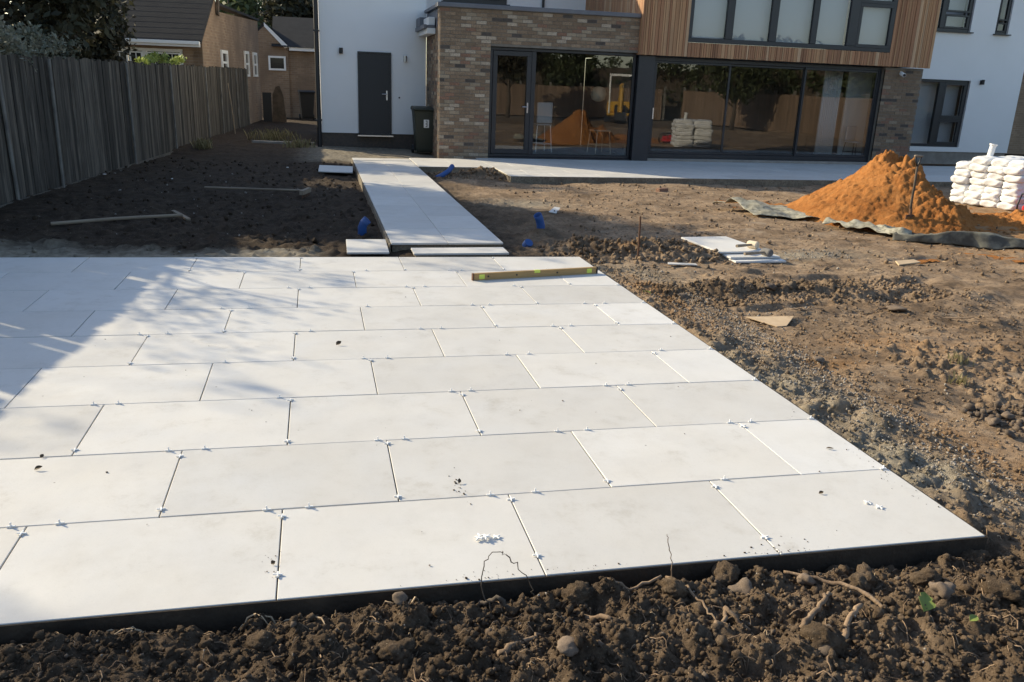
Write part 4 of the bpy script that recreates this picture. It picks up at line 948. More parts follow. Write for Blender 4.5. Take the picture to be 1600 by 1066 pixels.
for i, (x, y) in enumerate(((-1.15, -.2), (-1.55, -.28), (-.62, -.14), (-1.8, -.2), (-1.0, -.28), (-.8, -.1), (-2.4, -.2), (-.4, -.2), (-1.25, -.42), (-2.7, -.22), (-.95, -.02), (-.86, -.03))):
    a = rnd.uniform(0, 6.28); L = rnd.uniform(.03, .09)
    root('twig', 'fine pale rootlet lying on the dark soil in front of the slabs', [G(x, y, .005), (x+L*.5*math.cos(a), y+L*.5*math.sin(a)-.01, gz(x, y)+.03), G(x+L*math.cos(a), min(y+L*math.sin(a), -.03), .01)], .0022, .0012, 'root', 5, .004)
for i, (x, y, L) in enumerate(((1.3, 3.6, .3), (2.4, 3.3, .5), (.8, 3.3, .15), (3.3, 3.7, .25), (4.4, 4.6, .3), (3.0, 5.0, .2), (2.0, 7.6, .25), (5.2, 5.0, .3), (1.9, 3.5, .7), (.95, 1.75, .15))):
    a = rnd.uniform(-.5, .5)
    root('twig', 'dry root lying on the bare soil to the right of the patio', [G(x, y, .01), G(x+.5*L*math.cos(a), y+.5*L*math.sin(a), .02), G(x+L*math.cos(a), y+L*math.sin(a), .01)], .006, .003, 'root', 5, .012)
def fibres(name, m, sets):
    V, F, off = [], [], 0
    for (n, x0, x1, y0, y1, L0, L1, r) in sets:
        for _ in range(n):
            x, y = rng.uniform(x0, x1), rng.uniform(y0, y1)
            if not notpatio(np.array([x]), np.array([y]))[0]: continue
            L = rng.uniform(L0, L1); a = rng.uniform(0, 6.28); k = 5; pts = []
            if x < .1 and y < 0: L = min(L, max(.02, -y*1.5))
            for i in range(k):
                a += rng.normal()*.35; x += L/k*math.cos(a); y += L/k*math.sin(a)*.8
                if x < .03 and y > -.02: y = -.02
                pts.append((x, y, gz(x, y)+.004+rng.random()*.012*(1 if 0 < i < k-1 else 0)))
            b = B().tube(pts, [r*(1-.12*i) for i in range(k)], 3, caps=False)
            V += b.v; F += [tuple(i+off for i in f) for f in b.f]; off = len(V)
    o = bpy.data.objects.new(name, np_mesh(name, np.array(V), np.array(F), m)); o['kind'] = 'stuff'; return link(o)
fibres('root_fibres', 'root', [(420, -3.9, .6, -.75, -.03, .02, .10, .0016), (110, -3.9, .6, -.75, -.05, .04, .13, .0028), (260, .05, 3.4, -.1, 5.2, .03, .14, .0022), (160, .8, 6, 5, 12.4, .08, .3, .004)])
fibres('straw_bits', 'ply', [(120, -3.9, .6, -.75, -.03, .01, .03, .0016), (260, .05, 3.4, -.1, 5.2, .02, .06, .002), (160, .8, 6, 5, 12.4, .04, .12, .004), (60, -6, -2, 6, 14, .04, .15, .004)])
# green leaf and yellow leaf
def leaf(name, label, loc, L, wd, m, rz, tilt=.2, lobes=False):
    out = []
    prof = [(0, .02), (.15, .5), (.3, .9), (.45, 1.), (.6, .6 if lobes else .95), (.75, .75), (.9, .3), (1, .02)]
    vs = []
    for t, w_ in prof: vs += [(t*L, -w_*wd, .35*wd*w_+.04*math.sin(t*5)*L), (t*L, 0, .05*math.sin(t*5)*L), (t*L, w_*wd*.9, .45*wd*w_+.03*math.sin(t*6)*L)]
    fs = []
    for i in range(len(prof)-1): fs += [(i*3, i*3+3, i*3+4, i*3+1), (i*3+1, i*3+4, i*3+5, i*3+2)]
    b = B().add(vs, fs); me = b.mesh(name, m); at = me.attributes.new('tone', 'FLOAT', 'POINT'); at.data.foreach_set('value', np.array([.6]*len(vs), np.float32))
    sol = bpy.data.objects.new(name, me); md = sol.modifiers.new('thick', 'SOLIDIFY'); md.thickness = .0008
    sol.location = loc; sol.rotation_euler = (tilt, -tilt, rz); link(sol); return tag(sol, label, 'leaf')
leaf('leaf', 'torn bright green leaf lying on the soil at bottom right', G(-.62, -.42, .012), .085, .032, 'leaf_lime', .9, .35, True)
leaf('leaf', 'small yellowing leaf near the bottom right corner', G(-.50, -.49, .01), .04, .014, 'leaf_lime', .3)
leaf('leaf', 'small lime leaf on the crumbly strip beside the upper right of the patio', G(.23, 4.1, .02), .08, .025, 'leaf_lime', 2.2)
def P_(x, y, h=.001): return (x, y, T(x)+h)
leaf('dry_leaf', 'curled dry leaf standing on a sunlit slab at the upper left of the patio', P_(-2.46, 2.70, .004), 0.041, 0.015, 'leaf_brown', .4, .5)
leaf('dry_leaf', 'dark crumpled leaf scrap at the left edge, lower of two', P_(-3.73, 1.08, .003), 0.033, 0.011, 'leaf_brown', .2, .4)
leaf('dry_leaf', 'dark crumpled leaf scrap at the left edge, upper of two', P_(-3.74, 1.2, .003), 0.022, 0.008, 'leaf_brown', 1.2, .4)
leaf('dry_leaf', 'small dry leaf on the front right corner slab left of the loose spacers', P_(-.48, .42, .003), .024, .008, 'leaf_brown', .1, .3)
leaf('dry_leaf', 'long dark leaf scrap on the white half slab at right', P_(-.17, .85, .003), .035, .006, 'leaf_brown', -.6, .2)
leaf('dry_leaf', 'dark scrap lying in the joint left of the centre front slab', P_(-2.0, .72, .004), .026, .008, 'leaf_brown', 1.2, .5)
leaf('dry_leaf', 'dark clod like scrap beside the spacer at the front left joint', P_(-2.74, .21, .003), .016, .009, 'leaf_brown', .3, .5)
for (x, y) in ((-2.9, 1.65), (-1.4, 2.72), (-.9, 2.2), (-.55, 1.75), (-1.9, 3.9), (-2.2, .35), (-3.2, .55), (-2.2, .12), (-.8, 1.1), (-1.55, 1.5), (-.35, .62), (-3.3, 2.3)):
    o = inst('soil_speck', lump_mesh('soil_speck', int(x*50) % 90+5, 'litter', 1), None, P_(x, y, .003), (0, 0, x), rnd.uniform(.002, .004)); tag(o, 'tiny crumb of dark soil dropped on the pale patio', 'soil crumb', 'soil crumbs on the patio')

# ------------------------------------------------------------------ tile spacers
def spacer_mesh():
    b = B(); a, wd, h = .019, .0032, .0035
    b.prism([(-a, -wd), (-wd, -wd), (-wd, -a), (wd, -a), (wd, -wd), (a, -wd), (a, wd), (wd, wd), (wd, a), (-wd, a), (-wd, wd), (-a, wd)], -h, h, 'z')
    return b.mesh('spacer', 'spacer', bevel=.0008)
spm = spacer_mesh()
spm.transform(Matrix.Scale(.85, 4))
def spacer(x, y, upright, label, grp='tile spacers in the patio joints', h=None, rz=None):
    if upright: o = inst('tile_spacer', spm, None, P_(x, y, .004), (math.pi/2, 0, rnd.uniform(-.15, .15)+(math.pi/2 if upright == 2 else 0)))
    else: o = inst('tile_spacer', spm, None, P_(x, y, h or .0045), (rnd.uniform(-.12, .12), rnd.uniform(-.12, .12), rz if rz is not None else rnd.uniform(-.15, .15)))
    return tag(o, label, 'spacer', grp)
LU = 'white plastic cross spacer standing upright in a long joint of the pale patio'
LF = 'white plastic cross spacer lying flat over a short joint of the pale patio'
for r in range(9):
    off = 0 if r % 2 == 0 else .5
    for k in range(1, 6):
        x = -(k if not off else k-.5)*MU
        if x < -4.1: continue
        shade = x < -3.4 and r > 2
        if not shade or rnd.random() < .2:
            if rnd.random() < .85: spacer(x, (r+1)*MV-rnd.uniform(.04, .07), 0, LF)
            if rnd.random() < .6: spacer(x, r*MV+rnd.uniform(.1 if r == 0 else .03, .14 if r == 0 else .06), 0, LF)
            if r < 8:
                if rnd.random() < .85: spacer(x-rnd.uniform(.04, .08), (r+1)*MV-.0025, 1, LU)
                if rnd.random() < .85: spacer(x+rnd.uniform(.05, .12), (r+1)*MV-.0025, 1, LU)
    if r < 8: spacer(-.03, (r+1)*MV-.0025, 1, LU)
for i, (x, y, a) in enumerate(((-1.99, .285, .3), (-1.965, .275, .7), (-1.975, .262, .1), (-1.93, .27, .5), (-2.0, .265, .9))):
    spacer(x, y, 0, 'white cross spacer in the small loose heap on the second front slab', 'loose spacers heaped on the patio', .0045+.004*(i % 3), a)
spacer(-.315, .315, 0, 'loose white cross spacer on the front right corner slab, rear one of two', 'loose spacers on the corner slab', None, .5)
spacer(-.29, .27, 0, 'loose white cross spacer on the front right corner slab, front one of two', 'loose spacers on the corner slab', None, .2)

Vs, Fs, off = [], [], 0
tmv = [np_lump(1, 300+i) for i in range(4)]
for n_, xc, yc, sx0, sy0 in ((34, -.95, .015, .12, .012), (26, -2.05, .03, .08, .02), (16, -1.6, .02, .1, .012), (10, -.88, .06, .05, .02), (12, -2.75, .22, .03, .05), (40, -.05, .6, .03, .3), (36, -2., 1.5, 1.6, 1.2), (25, -2.0, .70, .012, .06)):
    for _ in range(n_):
        x, y = rng.normal(xc, sx0), rng.normal(yc, sy0)
        if x > -.01 or y < .004 or y > 5.3: continue
        V, F = tmv[rng.integers(4)]; r = .0012+.004*rng.random()**3; Vs.append(V*r+(x, y, T(x)+r*.5)); Fs.append(F+off); off += len(V)
V = np.concatenate(Vs); F = np.concatenate(Fs)
o = link(bpy.data.objects.new('soil_on_slabs', np_mesh('soil_on_slabs', V, F, 'soil', attr={'earth': ('FLOAT_COLOR', np.tile(np.array([.2, 0, 0, 1.]), (len(V), 1)))}))); o['kind'] = 'stuff'

# ------------------------------------------------------------------ spirit level
lv = empty('spirit_level', P_(-.67, 4.575, 0.0005)); lv.rotation_euler = (0, .008, math.atan2(.24, 1.17)); tag(lv, 'long yellow spirit level standing on its edge on the far right slabs', 'spirit level')
L2 = .61
B().prism([(-.0125, 0), (.0125, 0), (.0125, .012), (.009, .015), (.009, .045), (.0125, .048), (.0125, .06), (-.0125, .06), (-.0125, .048), (-.009, .045), (-.009, .015), (-.0125, .012)], -L2, L2, 'x').build('body', 'level', lv)
for s in (-1, 1): B().box(s*L2-.008, s*L2+.008, -.0145, .0145, -.0005, .0615).build('end_cap', 'rust' if s < 0 else 'black', lv, bevel=.002)
for x in (-.53, .53): B().box(x-.026, x+.026, -.0135, .0135, .008, .052).build('end_vial', 'vial', lv, bevel=.003)
B().box(-.03, .03, -.0137, .0137, .036, .0615).build('centre_vial', 'vial', lv, bevel=.003)
for x in (-.47, -.2, .2): B().tube([(x, -.0128, .03), (x, .0128, .03)], .008, 10).build('hole', 'black', lv)

# ------------------------------------------------------------------ loose slabs
def loose(label, c, sx, sy, rz, z, m='slab', tilt=(0, 0), bed=0.):
    o = B().box(-sx/2, sx/2, -sy/2, sy/2, -.02, 0).build('paving_slab', m, None, bevel=.0025)
    o.location = (c[0], c[1], z); o.rotation_euler = (tilt[0], tilt[1], rz); return tag(o, label, 'paving slab')
loose('cut strip of slab lying in front of the near end of the path', (-1.13, 5.97), .98, .30, 0, -.03)
B().box(-1.6, -.66, 5.83, 6.11, -.15, -.0515).build('mortar_bed', 'mortar_bed', path)
loose('small square slab on the dark soil left of the path end', (-2.06, 6.26), .42, .62, -.02, gz(-2.06, 6.1)+.06, 'slab', (.03, .0))
loose('pale slab lying on dark soil left of the far end of the path', (-2.2, 13.7), .62, .55, -.05, gz(-2.2, 13.7)+.09, 'slab', (.10, .02))
za = gz(2., 6.)
loose('lowest slab of the stack of three on the soil', (2.08, 6.0), .60, .90, .0, za+.035, 'slab_white')
loose('middle slab of the stack of three on the soil', (2.05, 6.10), .60, .90, .03, za+.060, 'slab_white')
loose('topmost slab of the stack of three, under the mallets', (1.98, 6.27), .60, .90, .06, za+.087, 'slab_white')
def mallet(label, loc, rz, hm, r, hl, tilt=0.):
    t = empty('mallet', loc, rz); tag(t, label, 'mallet')
    B().lathe([(r*.86, -.062), (r, -.05), (r*1.02, 0), (r, .05), (r*.86, .062)], 18).build('head', hm, t)
    h = B().tube([(0, 0, 0), (-.1, 0, 0), (-.2, .0, 0), (-hl, 0, 0)], [.013, .013, .016, .017], 10).build('handle', 'wood', t)
    t.rotation_euler = (math.pi/2, tilt, rz); return t
mallet('mallet with a grey rubber head lying on the front of the slab stack', (2.22, 5.70, za+.10), .25, 'rubber', .042, .32, 0)
mallet('mallet with a cream coloured head lying on the slab stack', (2.2, 5.98, za+.13), .5, 'cream', .042, .32, .05)

# ------------------------------------------------------------------ sand heap, tarpaulin, spade
HX, HY = 5.92, 8.5
def sand_h(x, y):
    u = (x-HX); v = (y-HY)
    th = np.arctan2(v, u)
    R = 1.56 + .18*np.cos(th-2.9) + .12*np.sin(3*th+1) + .10*fbm(np.cos(th)*2+5, np.sin(th)*2+5, 1.2, 2)
    R = np.where(u > 0, R*.86, R)
    d = np.sqrt(u*u+v*v)/R
    h = 1.05*np.clip(1-d, 0, 1)**1.12
    h = np.minimum(h, .86+.10*fbm(x, y, 6., 2))
    h = h - .22*blob(x, y, HX+.42, HY-.25, .22, .5)*sm(.0, .3, h) - .06*blob(x, y, 5.4, 7.6, .2, .25)
    h = h*(1-.40*sm(.03, .26, u)*np.exp(-(d/.62)**2))
    amp = (sm(0, .25, h)*.8+.2)*(.45+.75*sm(-.7, .3, u))
    h = h + amp*(.065*fbm(x, y, 2.4, 3) + .06*np.abs(fbm(x, y, 6., 5, .62)) + .018*fbm(x, y, 22., 3)) - .03
    h = h + .10*sm(.62, .85, h)*np.abs(fbm(x, y, 8., 3))
    tail = .16*blob(x, y, 7.9, 7.9, 1.2, .8)*(1+.5*fbm(x, y, 2., 3)) + .10*blob(x, y, 8.1, 6.4, .9, .5)*(1+.6*fbm(x, y, 3., 3))
    return np.maximum(h, tail*(1+.3*fbm(x, y, 9., 3))-.035)
xs = np.arange(3.9, 9.6, .018); ys = np.arange(5.5, 10.6, .02); X, Y = np.meshgrid(xs, ys)
Hs = sand_h(X, Y)
for _ in range(4200):
    a = rng.uniform(-2.0, .9) if rng.random() < .8 else rng.uniform(-3.2, .9); q = rng.uniform(.1, 1.9); cx, cyy = HX+q*math.cos(a), HY+q*math.sin(a)*.95; r = .010+.045*rng.random()**4
    hc = float(sand_h(np.array([cx]), np.array([cyy]))[0])
    if hc < .02: continue
    i0, i1 = np.searchsorted(xs, (cx-r, cx+r)); j0, j1 = np.searchsorted(ys, (cyy-r, cyy+r))
    if i1 <= i0 or j1 <= j0: continue
    u = (X[j0:j1, i0:i1]-cx)/r; v = (Y[j0:j1, i0:i1]-cyy)/r; top = .8+rng.uniform(-.5, .5)*u+rng.uniform(-.5, .5)*v; a0 = rng.uniform(0, 6)
    for k in range(5): top = np.minimum(top, rng.uniform(1.2, 2.5)*(rng.uniform(.7, 1)-(u*math.cos(a0+k*1.26)+v*math.sin(a0+k*1.26))))
    Hs[j0:j1, i0:i1] = np.where(top > 0, np.maximum(Hs[j0:j1, i0:i1], hc-.01+top*r*.8), Hs[j0:j1, i0:i1])
base = np.vectorize(lambda x, y: -.10)(X, Y)
idx = np.arange(X.size).reshape(X.shape); F = np.stack([idx[:-1, :-1], idx[:-1, 1:], idx[1:, 1:], idx[1:, :-1]], -1).reshape(-1, 4)
V = np.stack([X, Y, base+Hs], -1).reshape(-1, 3); hv = Hs.reshape(-1); F = F[(hv[F] > -.025).any(1)]
hp = link(bpy.data.objects.new('sand_heap', np_mesh('sand_heap', V, F, 'sand', smooth=True))); tag(hp, 'big heap of orange building sand on the bare soil at right', 'sand heap')
def sz(x, y): return -.10+float(sand_h(np.array([x]), np.array([y]))[0])

def sheet(name, fn, nu, nv, m, parent=None, thick=.004):
    V = np.array([fn(i/nu, j/nv) for j in range(nv+1) for i in range(nu+1)]); idx = np.arange((nu+1)*(nv+1)).reshape(nv+1, nu+1)
    F = np.stack([idx[:-1, :-1], idx[:-1, 1:], idx[1:, 1:], idx[1:, :-1]], -1).reshape(-1, 4)
    o = bpy.data.objects.new(name, np_mesh(name, V, F, m, smooth=True)); md = o.modifiers.new('thick', 'SOLIDIFY'); md.thickness = thick
    return link(o, parent)
tp = empty('tarpaulin', (0, 0, 0)); tag(tp, 'crumpled olive tarpaulin spread under the orange sand heap', 'tarpaulin')
def quad(c, u, v): # bilinear
    a, b, c_, d_ = [np.array(k) for k in c]; return (a*(1-u)+b*u)*(1-v)+(d_*(1-u)+c_*u)*v
def flap_l(u, v):
    p = quad(((3.66, 8.62), (4.75, 8.05), (5.2, 9.3), (3.42, 9.55)), u, v); e = .05*fbm(np.array([p[0]]), np.array([p[1]]), 2.0, 2)[0]; e2 = fbm(np.array([p[0]*1.3+3]), np.array([p[1]]), 1.6, 1)[0]
    z = gz(p[0], p[1]) + .02 + abs(e)*.7 + .17*(1-abs(2*((v*.8+.1*e2) % 1)-1))*math.exp(-((u-.12)/.30)**2) + .10*abs(e2)*math.exp(-((u-.55)/.2)**2)
    return (p[0]+e*.6, p[1]+e, z)
sheet('left_flap', flap_l, 44, 34, 'tarp', tp)
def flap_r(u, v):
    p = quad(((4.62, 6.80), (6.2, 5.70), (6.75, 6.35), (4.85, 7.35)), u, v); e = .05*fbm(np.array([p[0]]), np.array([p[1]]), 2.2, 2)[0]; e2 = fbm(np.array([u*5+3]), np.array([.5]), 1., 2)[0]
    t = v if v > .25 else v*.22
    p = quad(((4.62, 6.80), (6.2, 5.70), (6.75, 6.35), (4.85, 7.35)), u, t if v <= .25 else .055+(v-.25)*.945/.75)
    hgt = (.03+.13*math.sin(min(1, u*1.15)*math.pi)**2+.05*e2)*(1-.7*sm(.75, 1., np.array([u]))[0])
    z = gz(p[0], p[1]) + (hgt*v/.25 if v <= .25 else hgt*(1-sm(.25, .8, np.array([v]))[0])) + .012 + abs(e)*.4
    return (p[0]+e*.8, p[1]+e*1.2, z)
sheet('front_flap', flap_r, 64, 36, 'tarp_shaded', tp)
def flap_m(u, v):
    p = quad(((4.2, 7.75), (4.85, 6.75), (5.2, 7.2), (4.6, 8.1)), u, v); e = .05*fbm(np.array([p[0]]), np.array([p[1]]), 3.7, 3)[0]
    return (p[0]+e, p[1]+e, gz(p[0], p[1])+.03+abs(e)*1.3+.06*math.exp(-((v-.3)/.25)**2))
sheet('middle_fold', flap_m, 30, 16, 'tarp', tp)

sx_, sy2 = 5.31, 7.42
sp_ = empty('spade', (sx_, sy2, sz(sx_, sy2)+.02)); sp_.rotation_euler = (-.06, .03, .25); tag(sp_, 'spade with a pale worn handle stuck upright in the orange sand', 'spade')
B().tube([(0, 0, 0), (0, .01, .2), (0, .0, .42), (0, 0, .68)], [.017, .018, .016, .016], 10).build('shaft', 'bark', sp_, smooth=True)
B().tube([(0, 0, .66), (-.035, 0, .72), (-.062, 0, .80)], [.013, .011, .011], 8).tube([(0, 0, .66), (.035, 0, .72), (.062, 0, .80)], [.013, .011, .011], 8).build('handle_fork', 'black', sp_, smooth=True)
B().tube([(-.072, 0, .80), (.072, 0, .80)], .016, 10).build('handle_grip', 'wood', sp_, smooth=True)
B().prism([(-.085, .02), (.085, .02), (.09, -.12), (.06, -.24), (0, -.27), (-.06, -.24), (-.09, -.12)], -.006, .006).tube([(0, 0, 0.1), (0, 0, -.02)], .021, 8).build('blade', 'rust', sp_)

# ------------------------------------------------------------------ cement bags
def bag_mesh(seed, L=.56, Wd=.305, H=.128):
    rg = np.random.default_rng(seed); bm = bmesh.new(); bmesh.ops.create_cube(bm, size=2); bmesh.ops.subdivide_edges(bm, edges=bm.edges[:], cuts=9, use_grid_fill=True)
    for v in bm.verts:
        x, y, z = v.co; ex = 1-abs(x)**6*.0
        sq = lambda t: math.copysign(1-(1-abs(t))**1.9, t)
        xx, yy, zz = x, y, z
        r = (abs(x)**8+abs(y)**7+abs(z)**5)**(1/6.5)
        k = 1/max(r, .6) if r > 1 else 1
        bulge = (1-.10*abs(x)**6)*(1-.08*abs(y)**4)
        p = Vector((xx*k*L/2, yy*k*Wd/2, zz*k*H/2*bulge))
        n = float(fbm(np.array([p.x*1.+seed]), np.array([p.y+p.z*2]), 9., 3)[0])
        p += Vector((x*.012*n, y*.012*n, z*.011*n)); v.co = p
    me = bpy.data.meshes.new('cement_bag'); bm.to_mesh(me); bm.free(); me.polygons.foreach_set('use_smooth', [True]*len(me.polygons)); setmats(me, 'bag'); return me
bags = [bag_mesh(i) for i in range(4)]
BC = Vector((9.14, 10.0, 0)); BA = .285
bx_, by_ = Vector((math.cos(BA), math.sin(BA), 0)), Vector((-math.sin(BA), math.cos(BA), 0))
zb0 = gz(9.2, 9.9)
for l in range(7):
    for j in range(4):
        for i in range(2):
            if l == 6 and (j == 3): continue
            p = BC + bx_*((i-.5)*.57+rnd.uniform(-.03, .03)) + by_*((j-1.5)*.305+rnd.uniform(-.015, .015)+.02*(l % 2))
            end = ('left' if i == 0 else 'right')
            tier = ['bottom', 'second', 'third', 'fourth', 'fifth', 'sixth', 'top'][l]
            colm = ['nearest', 'second nearest', 'third nearest', 'farthest'][j]
            o = inst('cement_bag', bags[rnd.randrange(4)], None, (p.x, p.y, zb0+.07+l*.116+rnd.uniform(-.004, .004)), (rnd.uniform(-.05, .05), rnd.uniform(-.03, .03), BA+rnd.uniform(-.04, .04)), (1, 1.04, 1.08))
            tag(o, 'white cement bag on the %s layer of the stack, %s column, %s side' % (tier, colm, end), 'cement bag', 'white cement bags stacked at the right edge')
rl = empty('plastic_roll', (BC.x-.30, BC.y+.10, zb0+.07+6*.116+.17)); rl.rotation_euler = (.05, .1, 0); tag(rl, 'white tube standing on top of the cement bags', 'roll')
B().lathe([(.05, -.12), (.05, .09)], 14).build('tube', 'white', rl, smooth=False); B().lathe([(.055, .085), (.066, .10), (.066, .115)], 14).build('rim', 'white', rl)

# red machine in a tube frame
gm = empty('generator', (8.82, 8.88, zb0), BA); tag(gm, 'small red machine in a black tube frame beside the cement bags', 'generator')
B().box(-.2, .2, -.14, .14, .07, .16).box(-.17, .0, -.12, .12, .16, .26).build('body', 'red', gm, bevel=.02)
B().box(.02, .19, -.12, .12, .16, .30).build('tank', 'red', gm, bevel=.03); B().tube([(-.1, 0, .26), (-.1, 0, .3)], .03, 12).build('cap', 'black', gm)
for s in (-1, 1): B().tube([(-.26, s*.17, .0), (-.27, s*.17, .18), (-.2, s*.17, .34), (.2, s*.17, .34), (.26, s*.17, .18), (.26, s*.17, 0), (-.26, s*.17, 0)], .014, 8).build('frame', 'black', gm, smooth=True)
for x in (-.2, .2): B().tube([(x, -.17, .34), (x, .17, .34)], .012, 8).tube([(x, -.17, .01), (x, .17, .01)], .012, 8).build('cross_bar', 'black', gm)

# ------------------------------------------------------------------ small things on the site
def duct(label, pts, r=.045):
    t = B(); P = [Vector(p) for p in pts]; n = 14
    o = B().tube(P, r, 18, caps=False).build('blue_duct', 'blue', None, smooth=True)
    md = o.modifiers.new('wall', 'SOLIDIFY'); md.thickness = .005; return tag(o, label, 'duct')
def arc(c, R, a0, a1, rz, n=10): return [(c[0]+R*math.cos(a0+(a1-a0)*i/n)*math.cos(rz), c[1]+R*math.cos(a0+(a1-a0)*i/n)*math.sin(rz), c[2]+R*math.sin(a0+(a1-a0)*i/n)) for i in range(n+1)]
duct('blue duct sticking up from the soil right of the path', [(.06, 7.2, -.15), (.055, 7.2, .02), (.03, 7.19, .10), (.0, 7.17, .15)], .05)
duct('blue duct sticking up from dark soil behind the small square slab', [(-2.06, 7.2, -.2), (-2.06, 7.2, .0), (-2.04, 7.19, .05), (-2.0, 7.18, .09)], .05)
duct('curved blue duct lying at the far end beside the path', [(-.40, 13.1, -.10), (-.25, 13.2, -.04), (-.13, 13.3, .02), (-.05, 13.4, .10)], .045)
o = B().lathe([(.001, .03), (.05, .03), (.055, 0), (.055, -.04)], 14).build('duct_cap', 'blue', None); o.location = (-.26, 6.55, gz(-.26, 6.55)+.03); o.rotation_euler = (.7, .3, 0); tag(o, 'small blue cap lying on soil near the right blue duct', 'cap')
st = B().tube([(0, 0, -.15), (.005, 0, .15), (0, .01, .44)], .011, 8).build('iron_stake', 'rust', None); st.location = (.74, 5.75, gz(.74, 5.75)); tag(st, 'thin rusty iron stake upright beside the clod mound', 'stake')
def flat(name, label, cat, pts, m, z=None, th=.008, tilt=(0, 0)):
    cx = sum(p[0] for p in pts)/len(pts); cyy = sum(p[1] for p in pts)/len(pts)
    o = B().prism([(p[0]-cx, p[1]-cyy) for p in pts], 0, th, 'z').build(name, m, None, bevel=.001)
    o.location = (cx, cyy, (z if z is not None else max(gz(*p) for p in pts)*.5+gz(cx, cyy)*.5+.012)); o.rotation_euler = (*tilt, 0); return tag(o, label, cat)
flat('plywood_scrap', 'flat pale triangular plywood scrap on the soil right of the patio', 'plywood', [(.80, 3.47), (1.22, 3.45), (1.02, 3.22), (.93, 3.21)], 'ply', None, .008, (.04, 0))
flat('tile_offcut', 'white offcut strip on grey dusty soil beyond the right duct', 'offcut', [(.62, 8.9), (.80, 9.25), (.88, 9.22), (.72, 8.86)], 'slab_white', None, .012, (.1, .1))
flat('tile_offcut', 'small flat pale slate on the soil in front of the tarpaulin', 'offcut', [(3.55, 5.25), (3.88, 5.33), (3.86, 5.42), (3.6, 5.38)], 'ply', None, .015, (.12, .0))
flat('tile_offcut', 'thin bluish strip on the soil beside the clod mound', 'offcut', [(.95, 5.42), (1.25, 5.36), (1.26, 5.43), (.98, 5.5)], 'slab', None, .01)
for (x, y, r, lb_) in ((1.42, 4.2, .07, 'flat pale grey rubble lump on the clod ridge'), (.55, 4.15, .05, 'angular pale stone on the crumbly strip beside the patio'), (2.25, 3.55, .08, 'grey stone slab fragment beside the dark hollow'), (.75, 2.35, .05, 'ochre stone beside the orange soil patch')):
    o = inst('stone', stone_ms[int(r*100) % 6], None, (x, y, gz(x, y)+r*.3), (.2, .1, x), (r, r*.7, r*.5)); tag(o, lb_, 'stone')
o = B().box(-.11, .11, -.05, .05, 0, .065).build('loose_brick', 'brick5', None, bevel=.004); o.location = (3.45, 11.6, gz(3.45, 11.6)); o.rotation_euler = (0, 0, .4); tag(o, 'single red brick on the soil in front of the terrace', 'brick')
# rake and pole on the dark soil
rk = empty('rake', (-3.42, 10.46, gz(-3.42, 10.46)+.06)); rk.rotation_euler = (0, 0, math.atan2(-.41, 1.4)); tag(rk, 'wooden rake lying on the dark soil with its head at right', 'rake')
B().tube([(-.78, 0, 0), (.72, 0, .02)], .016, 8).build('handle', 'wood', rk); B().box(.70, .76, -.2, .2, -.02, .04).build('head', 'wood', rk)
for i in range(8): B().tube([(.73, -.18+i*.05, .0), (.74, -.18+i*.05, -.07)], .006, 5).build('tine', 'rust', rk)
pl_ = B().tube([(-.70, 0, 0), (0, 0, .015), (.70, 0, .01)], .02, 8).build('pole', 'wood', None); pl_.location = (-4.77, 7.85, gz(-4.77, 7.85)+.04); pl_.rotation_euler = (0, 0, math.atan2(.56, 1.28)); tag(pl_, 'long weathered pole lying on the dark soil at left', 'pole')
bt = B().box(-.27, .27, -.025, .025, -.012, .012).build('batten_offcut', 'wood', None); bt.location = (-4.18, 8.35, gz(-4.18, 8.35)+.05); bt.rotation_euler = (0, .05, -1.1); tag(bt, 'short wood batten crossing the right end of the long pole', 'batten')
lp = B().tube([(0, 0, -.1), (-.05, 0, .7), (-.12, .02, 1.35)], [.018, .016, .014], 7).build('leaning_pole', 'wood', None); lp.location = (-4.72, 22.4, gz(-4.72, 22.4)); tag(lp, 'thin pale pole leaning on the far end of the fence', 'pole')
cp = flat('concrete_strip', 'pale kerb strip on the ground below the end of the fence', 'kerb', [(-4.1, 19.6), (-2.6, 19.3), (-2.55, 19.5), (-4.05, 19.8)], 'concrete', -.02, .05)
for (x, y, m_) in ((-4.85, 12.2, 'white'), (-6.35, 10.7, 'white'), (-5.9, 12.4, 'spacer'), (-3.1, 14.5, 'spacer')):
    o = inst('litter_scrap', lump_mesh('litter_scrap', int(y*10) % 80, m_, 1), None, (x, y, gz(x, y)+.02), (0, 0, x), (.03, .02, .012)); tag(o, 'tiny white scrap of litter on the dark soil by the fence', 'litter', 'litter scraps on the dark soil')

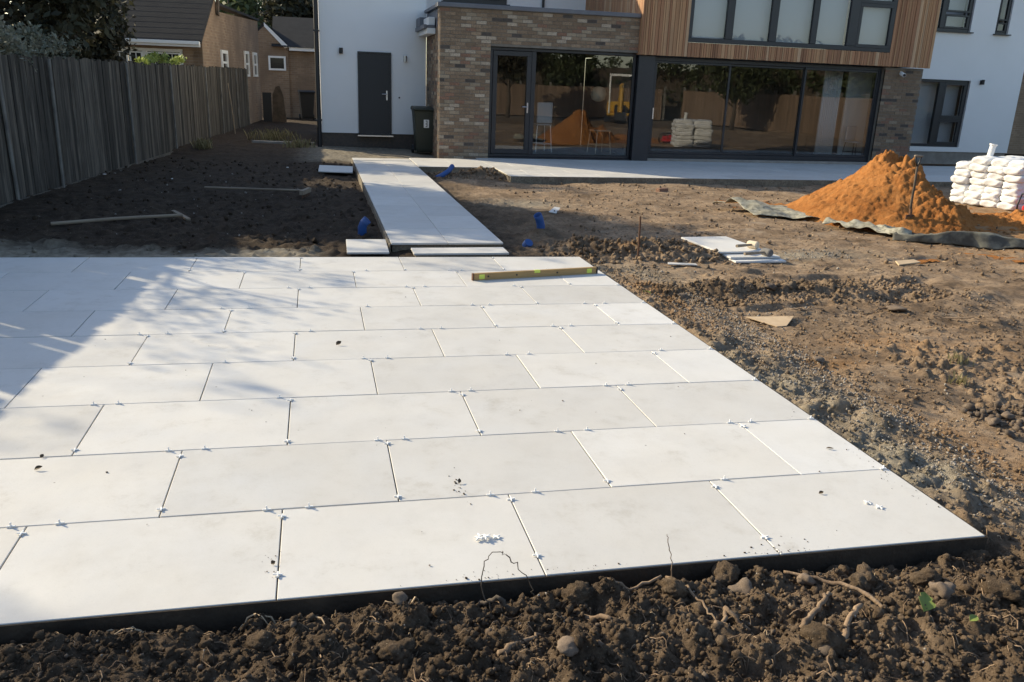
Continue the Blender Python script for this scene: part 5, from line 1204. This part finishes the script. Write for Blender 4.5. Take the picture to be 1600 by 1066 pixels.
# ------------------------------------------------------------------ in the rooms
def chair(name, label, cat, loc, rz, seat_h, back, m, leg_m):
    t = empty(name, loc, rz); tag(t, label, cat)
    B().box(-.2, .2, -.2, .2, seat_h-.03, seat_h).build('seat', m, t, bevel=.01)
    for sx in (-1, 1):
        for s in (-1, 1): B().tube([(sx*.17, s*.17, seat_h-.03), (sx*.21, s*.21, 0)], .012, 6).build('leg', leg_m, t)
    B().tube([(-.19, -.19, .2), (.19, -.19, .2), (.19, .19, .2), (-.19, .19, .2), (-.19, -.19, .2)], .008, 6).build('stretcher', leg_m, t)
    if back: B().box(-.2, .2, .17, .2, seat_h+.02, seat_h+back).build('backrest', m, t, bevel=.015)
    return t
chair('bar_stool', 'pale high backed stool behind the fixed pane of the brick extension', 'stool', (2.75, 17.6, .06), 3.3, .66, .5, 'blind', 'white')
chair('bar_stool', 'low wooden stool at the right end of the brick extension room', 'stool', (4.25, 17.6, .06), .2, .55, 0, 'cream', 'cream')
chair('dining_chair', 'dark thin legged chair behind the right hand sliding door', 'chair', (10.95, 17.0, .06), .3, .46, .38, 'blind', 'black')
lt = empty('pendant_lamp', (4.25, 17.9, 1.45)); tag(lt, 'round cream pendant lampshade inside the brick extension', 'lamp')
B().lathe([(.05, .18), (.15, .14), (.2, 0), (.16, -.13), (.06, -.18)], 18).build('lamp_shade', 'cream', lt, smooth=True); B().tube([(0, 0, .18), (0, 0, 1.15)], .006, 6).build('cord', 'black', lt)

# ------------------------------------------------------------------ digger at the unseen end of the garden, mirrored in the glass
dg = empty('digger', (11.8, -4.2, -.2), 1.9); tag(dg, 'yellow mini digger with a pale cab frame, mirrored in the glass', 'digger')
for s in (-1, 1): B().prism([(-.8, .05), (-.65, 0), (.65, 0), (.8, .05), (.85, .22), (.7, .42), (-.7, .42), (-.85, .22)], s*.55-.15, s*.55+.15).build('track', 'black', dg, bevel=.02)
B().box(-.75, .6, -.6, .6, .48, .62).box(-.8, -.25, -.6, .6, .62, 1.15).build('body', 'digger', dg, bevel=.05); B().box(-.2, .25, -.25, .25, .62, 1.0).build('seat', 'black', dg, bevel=.05)
B().tube([(-.3, -.5, .6), (-.3, -.5, 2.3), (.5, -.5, 2.3), (.6, -.5, .6)], .04, 8).tube([(-.3, .5, .6), (-.3, .5, 2.3), (.5, .5, 2.3), (.6, .5, .6)], .04, 8).box(-.35, .55, -.55, .55, 2.3, 2.4).build('cab', 'white', dg)
B().tube([(.6, 0, .7), (1.3, 0, 1.9), (2.0, 0, 1.7)], [.12, .11, .09], 8).build('boom', 'digger', dg); B().tube([(1.95, 0, 1.75), (2.2, 0, .7)], [.08, .06], 8).build('dipper', 'digger', dg); B().prism([(2.0, .7), (2.35, .7), (2.4, .35), (2.15, .2), (1.95, .4)], -.25, .25).build('bucket', 'black', dg)
for o in bpy.data.objects:
    if o.type == 'EMPTY' and not o.children and 'category' not in o.keys() and 'kind' not in o.keys(): bpy.data.objects.remove(o)
